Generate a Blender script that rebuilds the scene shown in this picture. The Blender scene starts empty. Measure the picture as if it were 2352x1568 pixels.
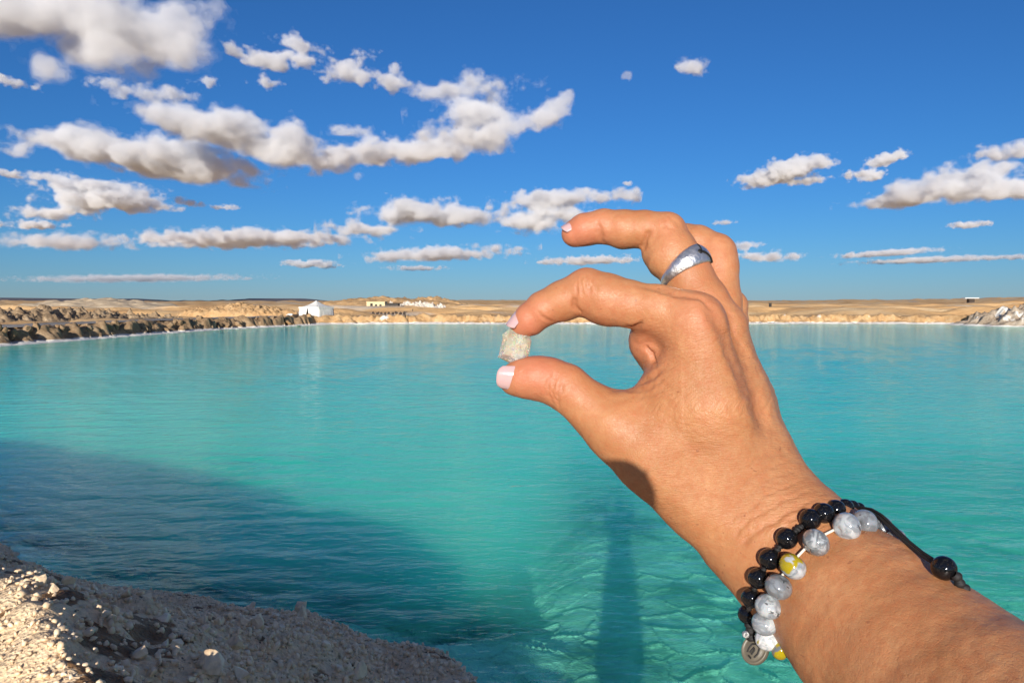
import bpy, math, random
import numpy as np
import openvdb
from mathutils import Vector, Matrix

rng = np.random.default_rng(7)
random.seed(7)
S = bpy.context.scene
COL = S.collection

# ------------------------------------------------------------------ camera
F = 1742.0                       # focal length in units of a 2352 x 1568 frame
PITCH = math.radians(-2.96)
CAM = np.array([0.0, 0.0, 3.0])
FWD = np.array([0.0, math.cos(PITCH), math.sin(PITCH)])
RGT = np.array([1.0, 0.0, 0.0])
UPV = np.array([0.0, -math.sin(PITCH), math.cos(PITCH)])
cam_d = bpy.data.cameras.new('camera')
cam_d.sensor_width = 36.0
cam_d.lens = 18.0 / (1176.0 / F)
cam_d.clip_start = 0.02
cam_d.clip_end = 60000.0
cam = bpy.data.objects.new('camera', cam_d)
cam.location = CAM
cam.rotation_euler = (math.radians(90) + PITCH, 0, 0)
COL.objects.link(cam)
S.camera = cam

# ------------------------------------------------------------------ light
_sx, _sy = (1420 - 1176) / F, (784 - 1125) / F
anti = FWD + RGT * _sx + UPV * _sy
anti /= np.linalg.norm(anti)               # direction in which sunlight travels
SUN_EL = math.asin(-anti[2])
world = bpy.data.worlds.new('World')
S.world = world
world.use_nodes = True
wn, wl = world.node_tree.nodes, world.node_tree.links
wn.clear()
sky = wn.new('ShaderNodeTexSky')
sky.sky_type = 'NISHITA'
sky.sun_disc = False
sky.sun_elevation = SUN_EL
sky.sun_rotation = math.atan2(-anti[0], -anti[1])
sky.altitude = 0
sky.air_density = 1.0
sky.dust_density = 0.0
sky.ozone_density = 9.5
bg = wn.new('ShaderNodeBackground')
bg.inputs['Strength'].default_value = 0.085
wo = wn.new('ShaderNodeOutputWorld')
wl.new(sky.outputs[0], bg.inputs['Color'])
wl.new(bg.outputs[0], wo.inputs['Surface'])
sun_d = bpy.data.lights.new('sun', 'SUN')
sun_d.energy = 5.0
sun_d.angle = math.radians(0.53)
sun_d.color = (1.0, 0.935, 0.85)
sun = bpy.data.objects.new('sun', sun_d)
sun.rotation_euler = Vector(anti).to_track_quat('-Z', 'Y').to_euler()
COL.objects.link(sun)
S.view_settings.view_transform = 'Standard'
S.view_settings.look = 'None'
S.view_settings.exposure = 0.28
S.view_settings.gamma = 1.0
S.cycles.volume_bounces = 5
S.cycles.transparent_max_bounces = 12
S.cycles.max_bounces = 8

# ------------------------------------------------------------------ helpers
def P(px, py, d):
    """point at depth d (metres along the lens axis) behind frame position (px, py)"""
    return CAM + d * (FWD + RGT * ((px - 1176) / F) + UPV * ((784 - py) / F))
def G(px, py, z=0.0):
    """point on the level z behind frame position (px, py)"""
    r = FWD + RGT * ((px - 1176) / F) + UPV * ((784 - py) / F)
    return CAM + r * ((z - CAM[2]) / r[2])
def at_y(px, py, y):
    r = FWD + RGT * ((px - 1176) / F) + UPV * ((784 - py) / F)
    return CAM + r * (y / r[1])
def tag(o, label=None, cat=None, group=None, kind=None):
    if label: o['label'] = label
    if cat: o['category'] = cat
    if group: o['group'] = group
    if kind: o['kind'] = kind
    return o
def link(name, me, m=None, parent=None, smooth=True):
    o = bpy.data.objects.new(name, me)
    COL.objects.link(o)
    if m is not None and len(me.materials) == 0: me.materials.append(m)
    if parent is not None: o.parent = parent
    if smooth and len(me.polygons): me.polygons.foreach_set('use_smooth', np.ones(len(me.polygons), dtype=bool))
    return o
def np_mesh(name, v, f):
    v = np.asarray(v, dtype=np.float32); f = np.asarray(f, dtype=np.int32)
    me = bpy.data.meshes.new(name)
    k = f.shape[1]
    me.vertices.add(len(v)); me.vertices.foreach_set('co', v.ravel())
    me.loops.add(f.size); me.loops.foreach_set('vertex_index', f.ravel())
    me.polygons.add(len(f)); me.polygons.foreach_set('loop_start', np.arange(0, f.size, k, dtype=np.int32))
    me.update(calc_edges=True); me.validate()
    return me
def attr(me, name, vals):
    a = me.attributes.new(name, 'FLOAT', 'POINT')
    a.data.foreach_set('value', np.asarray(vals, dtype=np.float32))
def empty(name, loc=(0, 0, 0), rz=0.0):
    o = bpy.data.objects.new(name, None); COL.objects.link(o)
    o.location = Vector(loc); o.rotation_euler = (0, 0, rz); o.empty_display_size = 0.1
    return o
def grid_faces(nr, nc):
    i = np.arange(nr - 1)[:, None] * nc + np.arange(nc - 1)[None, :]
    i = i.ravel()
    return np.stack([i, i + 1, i + nc + 1, i + nc], 1)

# --- noise -----------------------------------------------------------------
def _h(ix, iy, iz, s=0):
    n = (ix.astype(np.int64) * 374761393 + iy.astype(np.int64) * 668265263 + iz.astype(np.int64) * 2147483647 + s * 1274126177) & 0xFFFFFFFF
    n = ((n ^ (n >> 13)) * 1274126177) & 0xFFFFFFFF
    n = ((n ^ (n >> 16)) * 2246822519) & 0xFFFFFFFF
    return ((n ^ (n >> 15)) & 0xFFFFFF).astype(np.float32) / np.float32(0xFFFFFF)
def vnoise(x, y, z=None, s=0):
    x = np.asarray(x, np.float32); y = np.asarray(y, np.float32)
    fx = np.floor(x); fy = np.floor(y); ix = fx.astype(np.int64); iy = fy.astype(np.int64)
    u = x - fx; v = y - fy; u = u * u * (3 - 2 * u); v = v * v * (3 - 2 * v)
    if z is None:
        o = np.zeros_like(ix)
        a = _h(ix, iy, o, s); b = _h(ix + 1, iy, o, s); c = _h(ix, iy + 1, o, s); d = _h(ix + 1, iy + 1, o, s)
        return (a + (b - a) * u) * (1 - v) + (c + (d - c) * u) * v - 0.5
    z = np.asarray(z, np.float32); fz = np.floor(z); iz = fz.astype(np.int64); w = z - fz; w = w * w * (3 - 2 * w)
    r = []
    for k in (0, 1):
        a = _h(ix, iy, iz + k, s); b = _h(ix + 1, iy, iz + k, s); c = _h(ix, iy + 1, iz + k, s); d = _h(ix + 1, iy + 1, iz + k, s)
        r.append((a + (b - a) * u) * (1 - v) + (c + (d - c) * u) * v)
    return r[0] + (r[1] - r[0]) * w - 0.5
def fbm(x, y, z=None, o=4, s=0, g=0.5):
    t = 0; a = 1.0
    for k in range(o):
        f = 2.03 ** k
        t = t + a * vnoise(x * f, y * f, None if z is None else z * f, s + k * 17)
        a *= g
    return t
def voro(x, y, s=0):
    """2-D cellular noise: distance to the nearest and second nearest centre"""
    x = np.asarray(x, np.float32); y = np.asarray(y, np.float32)
    ix = np.floor(x).astype(np.int64); iy = np.floor(y).astype(np.int64)
    f1 = np.full(x.shape, 9.0, np.float32); f2 = f1.copy(); idv = np.zeros(x.shape, np.float32)
    z = np.zeros_like(ix)
    for dx in (-1, 0, 1):
        for dy in (-1, 0, 1):
            cx = ix + dx; cy = iy + dy
            d = np.hypot(cx + _h(cx, cy, z, s) - x, cy + _h(cx, cy, z, s + 5) - y)
            nd = d < f1
            f2 = np.where(nd, f1, np.minimum(f2, d)); idv = np.where(nd, _h(cx, cy, z, s + 9), idv); f1 = np.where(nd, d, f1)
    return f1, f2, idv
def sstep(a, b, x):
    t = np.clip((x - a) / (b - a), 0, 1); return t * t * (3 - 2 * t)

# --- materials -------------------------------------------------------------
def new_mat(name):
    m = bpy.data.materials.new(name); m.use_nodes = True
    m.node_tree.nodes.clear()
    return m, Nodes(m.node_tree)
class Nodes:
    def __init__(s, nt): s.n, s.l = nt.nodes, nt.links
    def node(s, t, **kw):
        n = s.n.new('ShaderNode' + t)
        for k, v in kw.items():
            if hasattr(n, k): setattr(n, k, v)
        return n
    def link(s, a, b): s.l.new(a, b)
    def set(s, sock, v):
        if isinstance(v, bpy.types.NodeSocket): s.l.new(v, sock)
        elif v is not None: sock.default_value = v
    def math(s, op, a, b=None, c=None, clamp=False):
        n = s.n.new('ShaderNodeMath'); n.operation = op; n.use_clamp = clamp
        s.set(n.inputs[0], a); s.set(n.inputs[1], b); s.set(n.inputs[2], c)
        return n.outputs[0]
    def obj(s): return s.n.new('ShaderNodeTexCoord').outputs['Object']
    def pos(s): return s.n.new('ShaderNodeNewGeometry').outputs['Position']
    def map(s, v, scale=(1, 1, 1), rot=(0, 0, 0), loc=(0, 0, 0)):
        n = s.n.new('ShaderNodeMapping'); s.l.new(v, n.inputs[0])
        n.inputs['Scale'].default_value = scale; n.inputs['Rotation'].default_value = rot; n.inputs['Location'].default_value = loc
        return n.outputs[0]
    def noise(s, v, scale, detail=4, rough=0.55, dist=0.0):
        n = s.n.new('ShaderNodeTexNoise'); s.l.new(v, n.inputs['Vector'])
        n.inputs['Scale'].default_value = scale; n.inputs['Detail'].default_value = detail
        n.inputs['Roughness'].default_value = rough; n.inputs['Distortion'].default_value = dist
        return n.outputs[0]
    def voro(s, v, scale, feature='F1', rnd=1.0):
        n = s.n.new('ShaderNodeTexVoronoi'); n.feature = feature; s.l.new(v, n.inputs['Vector'])
        n.inputs['Scale'].default_value = scale; n.inputs['Randomness'].default_value = rnd
        return n.outputs[0]
    def ramp(s, f, stops, interp='LINEAR'):
        n = s.n.new('ShaderNodeValToRGB'); s.l.new(f, n.inputs[0]); e = n.color_ramp.elements
        n.color_ramp.interpolation = interp
        while len(e) < len(stops): e.new(0.5)
        for k, (p, c) in enumerate(stops):
            e[k].position = p
            if isinstance(c, (int, float)): c = (c, c, c)
            e[k].color = (*c, 1)
        return n.outputs[0]
    def mix(s, f, a, b, mode='MIX'):
        n = s.n.new('ShaderNodeMix'); n.data_type = 'RGBA'; n.blend_type = mode
        s.set(n.inputs[0], f); 
        for k, v in ((6, a), (7, b)):
            if isinstance(v, tuple): v = (*v, 1)
            s.set(n.inputs[k], v)
        return n.outputs[2]
    def bump(s, h, strength=0.5, dist=0.01, normal=None):
        n = s.n.new('ShaderNodeBump'); s.l.new(h, n.inputs['Height'])
        n.inputs['Strength'].default_value = strength; n.inputs['Distance'].default_value = dist
        if normal: s.l.new(normal, n.inputs['Normal'])
        return n.outputs[0]
    def bsdf(s, color=None, rough=0.6, normal=None, out=True, **kw):
        n = s.n.new('ShaderNodeBsdfPrincipled')
        if isinstance(color, tuple): color = (*color, 1)
        s.set(n.inputs['Base Color'], color); s.set(n.inputs['Roughness'], rough)
        if normal: s.l.new(normal, n.inputs['Normal'])
        for k, v in kw.items(): s.set(n.inputs[k.replace('_', ' ')], v)
        if out: s.out(n.outputs[0])
        return n
    def out(s, sh, sock='Surface'):
        o = next((n for n in s.n if n.bl_idname == 'ShaderNodeOutputMaterial'), None) or s.n.new('ShaderNodeOutputMaterial')
        s.l.new(sh, o.inputs[sock])
    def attr(s, name):
        n = s.n.new('ShaderNodeAttribute'); n.attribute_name = name; return n.outputs['Fac']

def mat_plain(name, col, rough=0.6, var=0.15, scale=20.0, bump=0.15, **kw):
    m, N = new_mat(name); v = N.obj()
    nz = N.noise(v, scale, 5)
    c = N.mix(nz, tuple(c * (1 - var) for c in col), tuple(min(1, c * (1 + var)) for c in col))
    N.bsdf(c, rough, N.bump(nz, bump, 0.3 / scale), **kw)
    return m

def mat_dirt(name, lo, mid, hi, salt=(0.8, 0.76, 0.68), rim=0.28, patch=0.0, scale=1.0):
    """clods of dirt with a white salt crust near the water line (by height) and in patches"""
    m, N = new_mat(name); p = N.pos()
    a = N.noise(p, 0.9 * scale, 6, 0.62)
    c = N.ramp(a, [(0.3, lo), (0.5, mid), (0.7, hi)])
    b = N.noise(p, 5.0 * scale, 5, 0.65)
    c = N.mix(0.35, c, N.ramp(b, [(0.35, lo), (0.65, hi)]), 'MIX')
    sep = N.node('SeparateXYZ'); N.link(p, sep.inputs[0])
    zz = N.math('ADD', sep.outputs[2], N.math('MULTIPLY', N.math('SUBTRACT', N.noise(p, 0.8, 5), 0.5), 0.35))
    mr = N.node('MapRange'); N.link(zz, mr.inputs[0])
    mr.inputs[1].default_value = rim; mr.inputs[2].default_value = rim - 0.09
    f = mr.outputs[0]
    if patch > 0:
        q = N.ramp(N.noise(p, 0.35, 5, 0.6), [(1 - patch, 0), (1 - patch + 0.06, 1)])
        f = N.math('MAXIMUM', f, q)
    c = N.mix(f, c, salt)
    h = N.math('ADD', b, N.math('MULTIPLY', N.noise(p, 16 * scale, 4), 0.5))
    N.bsdf(c, 0.85, N.bump(h, 0.6, 0.12 / scale), Specular_IOR_Level=0.2)
    return m

# ------------------------------------------------------------------ lake outline
toe_px = [(-260, 1195), (-120, 1225), (0, 1263), (47, 1278), (60, 1305), (164, 1347), (253, 1362), (511, 1392), (546, 1412),
          (734, 1431), (813, 1456), (863, 1486), (987, 1491), (1052, 1516), (1111, 1568), (1150, 1660)]
toe = np.array([G(a, b, 0.06)[:2] for a, b in toe_px])
left_px = [(0, 795), (150, 784), (300, 772), (420, 763), (520, 756), (610, 752), (690, 748)]
left = np.array([G(a, b, 0.0)[:2] for a, b in left_px])
far_px = [(690, 748), (760, 745), (900, 744.5), (1000, 744), (1180, 745), (1400, 745), (1560, 744.5), (1720, 744), (1900, 743.5), (2100, 744), (2170, 744.5), (2220, 746)]
far = np.array([G(a, b, 0.0)[:2] for a, b in far_px])
right = np.array([G(a, b, 0.0)[:2] for a, b in [(2220, 746), (2280, 748), (2352, 750), (2440, 754), (2560, 762)]])
poly = np.concatenate([left, far[1:], right[1:], np.array([[74, 60], [70, 34], [48, 14], [20, 5], [6, 2.6], [1.6, 2.9], [0.3, 4.0]]), toe[::-1],
                       np.array([[-16, 15], [-26, 20], [-33, 30], [-35, 42]])])
def seg_dist(x, y, pts, closed=True):
    d = np.full(x.shape, 1e9, np.float32)
    n = len(pts)
    for i in range(n if closed else n - 1):
        a = pts[i]; b = pts[(i + 1) % n]; e = b - a; L = max(e @ e, 1e-9)
        t = np.clip(((x - a[0]) * e[0] + (y - a[1]) * e[1]) / L, 0, 1)
        d = np.minimum(d, np.hypot(x - a[0] - t * e[0], y - a[1] - t * e[1]))
    return d
def inside(x, y, pts):
    c = np.zeros(x.shape, bool); n = len(pts)
    for i in range(n):
        a = pts[i]; b = pts[(i + 1) % n]
        if a[1] == b[1]: continue
        k = ((a[1] > y) != (b[1] > y)) & (x < (b[0] - a[0]) * (y - a[1]) / (b[1] - a[1]) + a[0])
        c ^= k
    return c
def lake_sd(x, y):
    d = seg_dist(x, y, poly); return np.where(inside(x, y, poly), -d, d)

# ------------------------------------------------------------------ near bank and lake floor
crest_px = [(20, 1340), (50, 1395), (88, 1408), (104, 1448), (130, 1457), (144, 1482), (192, 1508), (228, 1526), (240, 1568)]
ZC = 1.55
crest = np.array([(-24, 7.4), (-11.7, 6.7), (-6.4, 5.6)] + [tuple(G(a, b, ZC)[:2]) for a, b in crest_px] + [(-1.35, 2.2), (-1.0, 1.5), (-0.75, 0.8), (-0.62, 0.0), (-0.6, -1.0), (-0.9, -3.0)])
land = np.concatenate([crest, np.array([[-1.5, -9], [-30, -9], [-30, 4]])])
def near_height(x, y):
    sd = lake_sd(x, y)
    dc = seg_dist(x, y, crest, closed=False)
    top = inside(x, y, land)
    w = np.maximum(sd, 0)
    t = np.where(top, 1.0, w / np.maximum(w + dc, 1e-3))
    prof = 0.10 * sstep(0, 0.04, t) + 0.34 * t + 0.56 * t ** 1.35
    zl = prof * (ZC - 0.25 * sstep(-1.7, -0.6, x) + np.clip((-2.8 - x) * 0.095, 0, 0.95)) + np.where(top, -0.40 * np.minimum(dc, 0.7) - 0.05 * np.minimum(dc, 2.0), 0)
    zl = zl - np.where(sd > 0, 0.35 * sstep(0.0, 3.0, x + 0.3) * np.clip(sd, 0, 1) , 0)     # lower towards the right
    lump = fbm(x * 1.3, y * 1.3, o=4, s=3) * 0.20 + fbm(x * 5, y * 5, o=3, s=5) * 0.07 + fbm(x * 16, y * 16, o=3, s=8) * 0.028
    zl = zl + lump * sstep(0.0, 0.7, sd) * (1 - 0.45 * sstep(0.85, 1.0, t))
    q = -sd
    zf = -0.10 - 0.75 * sstep(0, 2.4, q) - 0.10 * np.clip(q - 1.0, 0, 14)
    shelf = sstep(-0.9, 0.7, x - 0.12 * (y - 6))                                       # gently shelving bed off the right end of the bank
    zf = zf * (1 - shelf) + shelf * (-0.13 - 0.055 * np.clip(q, 0, 30))
    f1, f2, _ = voro(x * 2.3 + 0.6 * vnoise(x * 3, y * 3, s=31), y * 1.9 + 0.6 * vnoise(x * 3, y * 3, s=32), s=12)
    ridge = np.exp(-((f2 - f1) / 0.034) ** 2) * (0.45 + 1.1 * np.clip(vnoise(x * 1.7, y * 1.7, s=36) + 0.35, 0, 1))  # ridges shaped to stand in for the bright net of caustic light
    zf = zf + ridge * 0.034 + fbm(x * 1.5, y * 1.5, o=5, s=21) * (0.22 - 0.16 * shelf)
    return np.where(sd > 0, np.maximum(zl, 0.02), zf), sd, t, top
xs = np.concatenate([np.linspace(-14, -7.5, 60, endpoint=False), np.linspace(-7.5, 6, 400, endpoint=False), np.linspace(6, 16, 70)])
ys = np.concatenate([np.linspace(-9, -0.5, 50, endpoint=False), np.linspace(-0.5, 12, 360, endpoint=False), np.linspace(12, 22, 70)])
X, Y = np.meshgrid(xs, ys)
Z, SDn, Tn, TOPn = near_height(X.ravel().astype(np.float32), Y.ravel().astype(np.float32))
bank_me = np_mesh('salt_bank', np.stack([X.ravel(), Y.ravel(), Z], 1), grid_faces(len(ys), len(xs)))
stain_at = [(225, 1440, 0.16), (250, 1462, 0.2), (320, 1452, 0.2), (380, 1478, 0.2), (345, 1495, 0.16), (300, 1408, 0.16), (330, 1420, 0.12), (95, 1330, 0.14), (140, 1345, 0.2), (150, 1362, 0.2), (30, 1290, 0.35), (590, 1432, 0.12), (480, 1418, 0.14), (215, 1490, 0.12), (250, 1530, 0.08), (640, 1450, 0.1)]
def bank_hit(a_, b_):
    r = FWD + RGT * ((a_ - 1176) / F) + UPV * ((784 - b_) / F)
    t = np.linspace(2.0, 11.0, 700, dtype=np.float32)
    q = CAM[None, :] + r[None, :] * t[:, None]
    hgt = near_height(q[:, 0].astype(np.float32), q[:, 1].astype(np.float32))[0]
    return q[int(np.argmax(q[:, 2] < hgt))]
stain_pts = [(bank_hit(a_, b_), r_) for a_, b_, r_ in stain_at]
def stain_of(x, y):
    st = np.zeros(x.shape, np.float32)
    for g, r_ in stain_pts:
        st = np.maximum(st, 0.8 * np.exp(-((x - g[0]) ** 2 + ((y - g[1]) * 0.8) ** 2) / (0.72 * r_) ** 2))
    return st + fbm(x * 7, y * 7, o=4, s=77, g=0.65) * 1.15
attr(bank_me, 'stain', stain_of(X.ravel().astype(np.float32), Y.ravel().astype(np.float32)))
m_bank, N = new_mat('salt_crust')
p = N.pos()
a = N.noise(p, 2.2, 6, 0.62)
white = N.ramp(N.noise(p, 14, 5, 0.7), [(0.25, (0.50, 0.36, 0.22)), (0.5, (0.80, 0.58, 0.35)), (0.75, (0.92, 0.74, 0.49))])
brown = N.ramp(N.noise(p, 9, 5, 0.7), [(0.3, (0.12, 0.06, 0.026)), (0.7, (0.36, 0.20, 0.085))])
fm = N.ramp(N.attr('stain'), [(0.42, 0), (0.52, 1)])
c = N.mix(fm, white, brown)
c = N.mix(N.ramp(N.noise(p, 30, 3), [(0.62, 0), (0.7, 1)]), c, (0.12, 0.075, 0.045))
sep = N.node('SeparateXYZ'); N.link(p, sep.inputs[0])
below = N.math('LESS_THAN', sep.outputs[2], 0.0)
floor = N.ramp(N.noise(p, 1.1, 6, 0.65), [(0.34, (0.05, 0.09, 0.07)), (0.43, (0.40, 0.45, 0.34)), (0.55, (0.92, 0.90, 0.76))])
c = N.mix(below, c, floor)
h = N.math('ADD', N.noise(p, 40, 4, 0.7), N.math('MULTIPLY', N.voro(p, 55), 0.8))
N.bsdf(c, 0.7, N.bump(h, 0.7, 0.02), Specular_IOR_Level=0.35)
bank = tag(link('salt_bank', bank_me, m_bank), kind='structure')
bx_, by_ = np.arange(-0.9, 4.6, 0.013), np.arange(5.2, 9.4, 0.013)
X2, Y2 = np.meshgrid(bx_, by_); x2, y2 = X2.ravel().astype(np.float32), Y2.ravel().astype(np.float32)
z2, sd2, _, _ = near_height(x2, y2)
z2 = np.where(sd2 < -0.02, z2 + 0.006, -1.5)
bed_me = np_mesh('lake_bed', np.stack([x2, y2, z2], 1), grid_faces(len(by_), len(bx_))); attr(bed_me, 'stain', np.zeros(len(x2)))
tag(link('lake_bed', bed_me, m_bank), kind='structure')

# salt crystals strewn over the bank: several hundred of the largest are pieces of their own
def lump_mesh(name, seed, n=1, squash=0.8, rough=0.35):
    r = np.random.default_rng(seed)
    t = (1 + 5 ** 0.5) / 2
    v = np.array([(-1, t, 0), (1, t, 0), (-1, -t, 0), (1, -t, 0), (0, -1, t), (0, 1, t), (0, -1, -t), (0, 1, -t), (t, 0, -1), (t, 0, 1), (-t, 0, -1), (-t, 0, 1)], float)
    f = np.array([(0, 11, 5), (0, 5, 1), (0, 1, 7), (0, 7, 10), (0, 10, 11), (1, 5, 9), (5, 11, 4), (11, 10, 2), (10, 7, 6), (7, 1, 8), (3, 9, 4), (3, 4, 2), (3, 2, 6), (3, 6, 8), (3, 8, 9), (4, 9, 5), (2, 4, 11), (6, 2, 10), (8, 6, 7), (9, 8, 1)])
    v /= np.linalg.norm(v, axis=1)[:, None]
    for _ in range(n):
        vs = list(map(tuple, v)); cache = {}; nf = []
        def mid(a, b):
            k = (min(a, b), max(a, b))
            if k not in cache:
                q = (np.array(vs[a]) + np.array(vs[b])); q /= np.linalg.norm(q); vs.append(tuple(q)); cache[k] = len(vs) - 1
            return cache[k]
        for a, b, c in f:
            x, y, z = mid(a, b), mid(b, c), mid(c, a); nf += [(a, x, z), (b, y, x), (c, z, y), (x, y, z)]
        v = np.array(vs); f = np.array(nf)
    q = v * 1.4 + r.uniform(0, 50, 3)
    v = v * (1 + rough * 2 * fbm(q[:, 0], q[:, 1], q[:, 2], o=3, s=seed))[:, None]
    for _ in range(11):                                    # flat broken faces
        d = r.normal(size=3); d /= np.linalg.norm(d); lim = r.uniform(0.42, 0.8)
        e = v @ d; v = v - np.outer(np.clip(e - lim, 0, None), d)
    v = v * np.array([1, r.uniform(0.7, 1), squash])
    return v, f
m_cryst, N = new_mat('salt_crystal')
oi = N.node('ObjectInfo')
p = N.pos()
c = N.ramp(N.noise(p, 9, 3, 0.7), [(0.25, (0.48, 0.33, 0.20)), (0.5, (0.82, 0.61, 0.38)), (0.75, (0.93, 0.78, 0.56))])
c = N.mix(N.ramp(N.noise(p, 3.1, 4, 0.68), [(0.64, 0), (0.70, 0.6)]), c, (0.30, 0.17, 0.09))
N.bsdf(c, 0.42, N.bump(N.noise(p, 120, 3), 0.4, 0.004), Subsurface_Weight=0.0, Specular_IOR_Level=0.5)
variants = [lump_mesh('c%d' % i, 100 + i, 1, 0.7, 0.5) for i in range(8)]
var_me = []
for i, (v, f) in enumerate(variants):
    me = np_mesh('salt_crystal_%d' % i, v, f); me.materials.append(m_cryst); var_me.append(me); me.polygons.foreach_set('use_smooth', np.zeros(len(me.polygons), bool))
NC = 30000
cx = rng.uniform(-8, 0.6, NC * 2).astype(np.float32); cy = rng.uniform(0.5, 9.6, NC * 2).astype(np.float32)
cz, csd, ct, ctop = near_height(cx, cy)
ppx = 1176 + F * cx / cy; ppy = 694 + F * (3 - cz) / cy
clump = fbm(cx * 1.1, cy * 1.1, o=3, s=44)
keep = (csd > 0.02) & (ppx > -120) & (ppx < 1350) & (ppy < 1680) & (rng.random(len(cx)) < np.clip(0.6 + clump * 1.4 + 0.5 * (cx > -2.0) + 1.0 * ctop, 0, 1)) & (stain_of(cx, cy) < 0.52 + 0.5 * rng.random(len(cx)) ** 2)
cx, cy, cz, csd, ct, ctop = [q[keep][:NC] for q in (cx, cy, cz, csd, ct, ctop)]
cr = 0.007 + 0.014 * rng.random(len(cx)) ** 2.2 + np.where(cx > -2.6, 0.020 * rng.random(len(cx)) ** 1.6, 0) * (~ctop)
order = np.argsort(-cr); nb = 280
cr[order[:60]] *= 1.35; cr[order[:9]] *= 1.7
for j in order[:nb]:
    o = bpy.data.objects.new('salt_crystal', var_me[int(rng.integers(8))]); COL.objects.link(o)
    o.parent = bank; o.location = (cx[j], cy[j], cz[j] + cr[j] * 0.35)
    o.rotation_euler = tuple(rng.uniform(0, 6.28, 3)); o.scale = tuple(cr[j] * rng.uniform(0.7, 1.25, 3))
vv, ff, off = [], [], 0
simple = [lump_mesh('s%d' % i, 300 + i, 0, 0.9, 0.3) for i in range(10)]
for j in order[nb:]:
    v, f = simple[int(rng.integers(10))]
    R = np.array(Matrix.Rotation(rng.uniform(0, 6.28), 3, Vector(rng.normal(size=3)).normalized()))
    vv.append(v @ R.T * cr[j] * rng.uniform(0.8, 1.3, 3) + np.array([cx[j], cy[j], cz[j] + cr[j] * 0.3])); ff.append(f + off); off += len(v)
gr = link('salt_grains', np_mesh('salt_grains', np.concatenate(vv), np.concatenate(ff)), m_cryst, bank, smooth=False)
gr['kind'] = 'stuff'

# ------------------------------------------------------------------ water
rows = np.concatenate([np.linspace(2.0, 5, 60, endpoint=False), 5 * (112 / 5) ** np.linspace(0, 1, 520)])
cols = np.concatenate([np.linspace(-1.6, -0.75, 40, endpoint=False), np.linspace(-0.75, 0.75, 520, endpoint=False), np.linspace(0.75, 1.6, 40)])
YY, UU = np.meshgrid(rows, cols, indexing='ij')
XX = UU * (YY + 1.0)
wx, wy = XX.ravel().astype(np.float32), YY.ravel().astype(np.float32)
wsd = lake_sd(wx, wy)
wz = np.zeros_like(wx)
gs = np.maximum(0.0065 * wy, 0.02)
wr = np.random.default_rng(5)
warp = fbm(wx * 0.5, wy * 0.5, o=2, s=70) * 1.4
amp_mod = 0.75 + 0.9 * fbm(wx * 0.22, wy * 0.22, o=3, s=71)
for k in range(46):
    lam = 0.16 * (1.4 / 0.16) ** wr.random()
    th = wr.normal(1.35, 0.5)
    kx, ky = math.cos(th) * 2 * math.pi / lam, math.sin(th) * 2 * math.pi / lam
    fade = sstep(2.2, 4.5, lam / gs)
    wz += fade * amp_mod * (0.0018 * lam ** 0.9) * np.sin(kx * wx + ky * wy + wr.uniform(0, 6.28) + warp * (0.8 / lam) ** 0.5)
fz, _, _, _ = near_height(wx, wy)
depth = np.maximum(np.clip(-fz, 0, 4), 3.0 * sstep(9.0, 24.0, wy))
keepv = wsd < 0.35
fc = grid_faces(len(rows), len(cols)); fc = fc[keepv[fc].any(1)]
used = np.unique(fc); remap = np.zeros(len(wx), int); remap[used] = np.arange(len(used))
wme = np_mesh('lake_water', np.stack([wx, wy, wz * sstep(0.2, -0.6, wsd)], 1)[used], remap[fc])
attr(wme, 'depth', depth[used])
m_water, N = new_mat('lake_water')
p = N.pos()
sep = N.node('SeparateXYZ'); N.link(p, sep.inputs[0])
w1 = N.noise(N.map(p, (0.8, 2.0, 1)), 1.6, 3, 0.5, 0.3)
w2 = N.noise(N.map(p, (0.9, 1.8, 1), (0, 0, 0.3)), 6.0, 2, 0.5, 0.2)
w3 = N.noise(N.map(p, (0.35, 1.0, 1), (0, 0, -0.12)), 0.55, 3, 0.5)
nrm = N.bump(w1, 0.50, 0.050)
nrm = N.bump(w2, 0.75, 0.015, nrm)
nrm = N.bump(w3, 0.25, 0.08, nrm)
dp = N.attr('depth')
milk = N.math('SUBTRACT', 1.0, N.math('POWER', 2.718, N.math('MULTIPLY', N.math('POWER', dp, 1.2), -1.8)), clamp=True)
milk = N.math('MULTIPLY', milk, 0.97)
big = N.noise(N.map(p, (0.6, 1, 1)), 0.16, 4, 0.6)
col = N.mix(N.ramp(big, [(0.35, 0), (0.65, 1)]), (0.05, 0.92, 0.60), (0.12, 0.98, 0.64))
dif = N.node('SubsurfaceScattering', falloff='BURLEY'); N.set(dif.inputs['Color'], col); N.link(nrm, dif.inputs['Normal'])
dif.inputs['Scale'].default_value = 4.0; dif.inputs['Radius'].default_value = (0.3, 1.0, 1.0)
tr = N.node('BsdfTransparent'); tr.inputs[0].default_value = (0.52, 0.985, 0.88, 1)
ms = N.node('MixShader'); N.link(milk, ms.inputs[0]); N.link(tr.outputs[0], ms.inputs[1]); N.link(dif.outputs[0], ms.inputs[2])
gl = N.node('BsdfGlossy'); gl.inputs['Roughness'].default_value = 0.06; gl.inputs['Color'].default_value = (0.66, 0.78, 0.78, 1); N.link(nrm, gl.inputs['Normal'])
geo = N.node('NewGeometry'); dt = N.node('VectorMath', operation='DOT_PRODUCT'); N.link(geo.outputs['Incoming'], dt.inputs[0]); N.link(nrm, dt.inputs[1])
cosv = N.math('ABSOLUTE', dt.outputs['Value'])               # the same reflectance from above and from below (Schlick)
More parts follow.
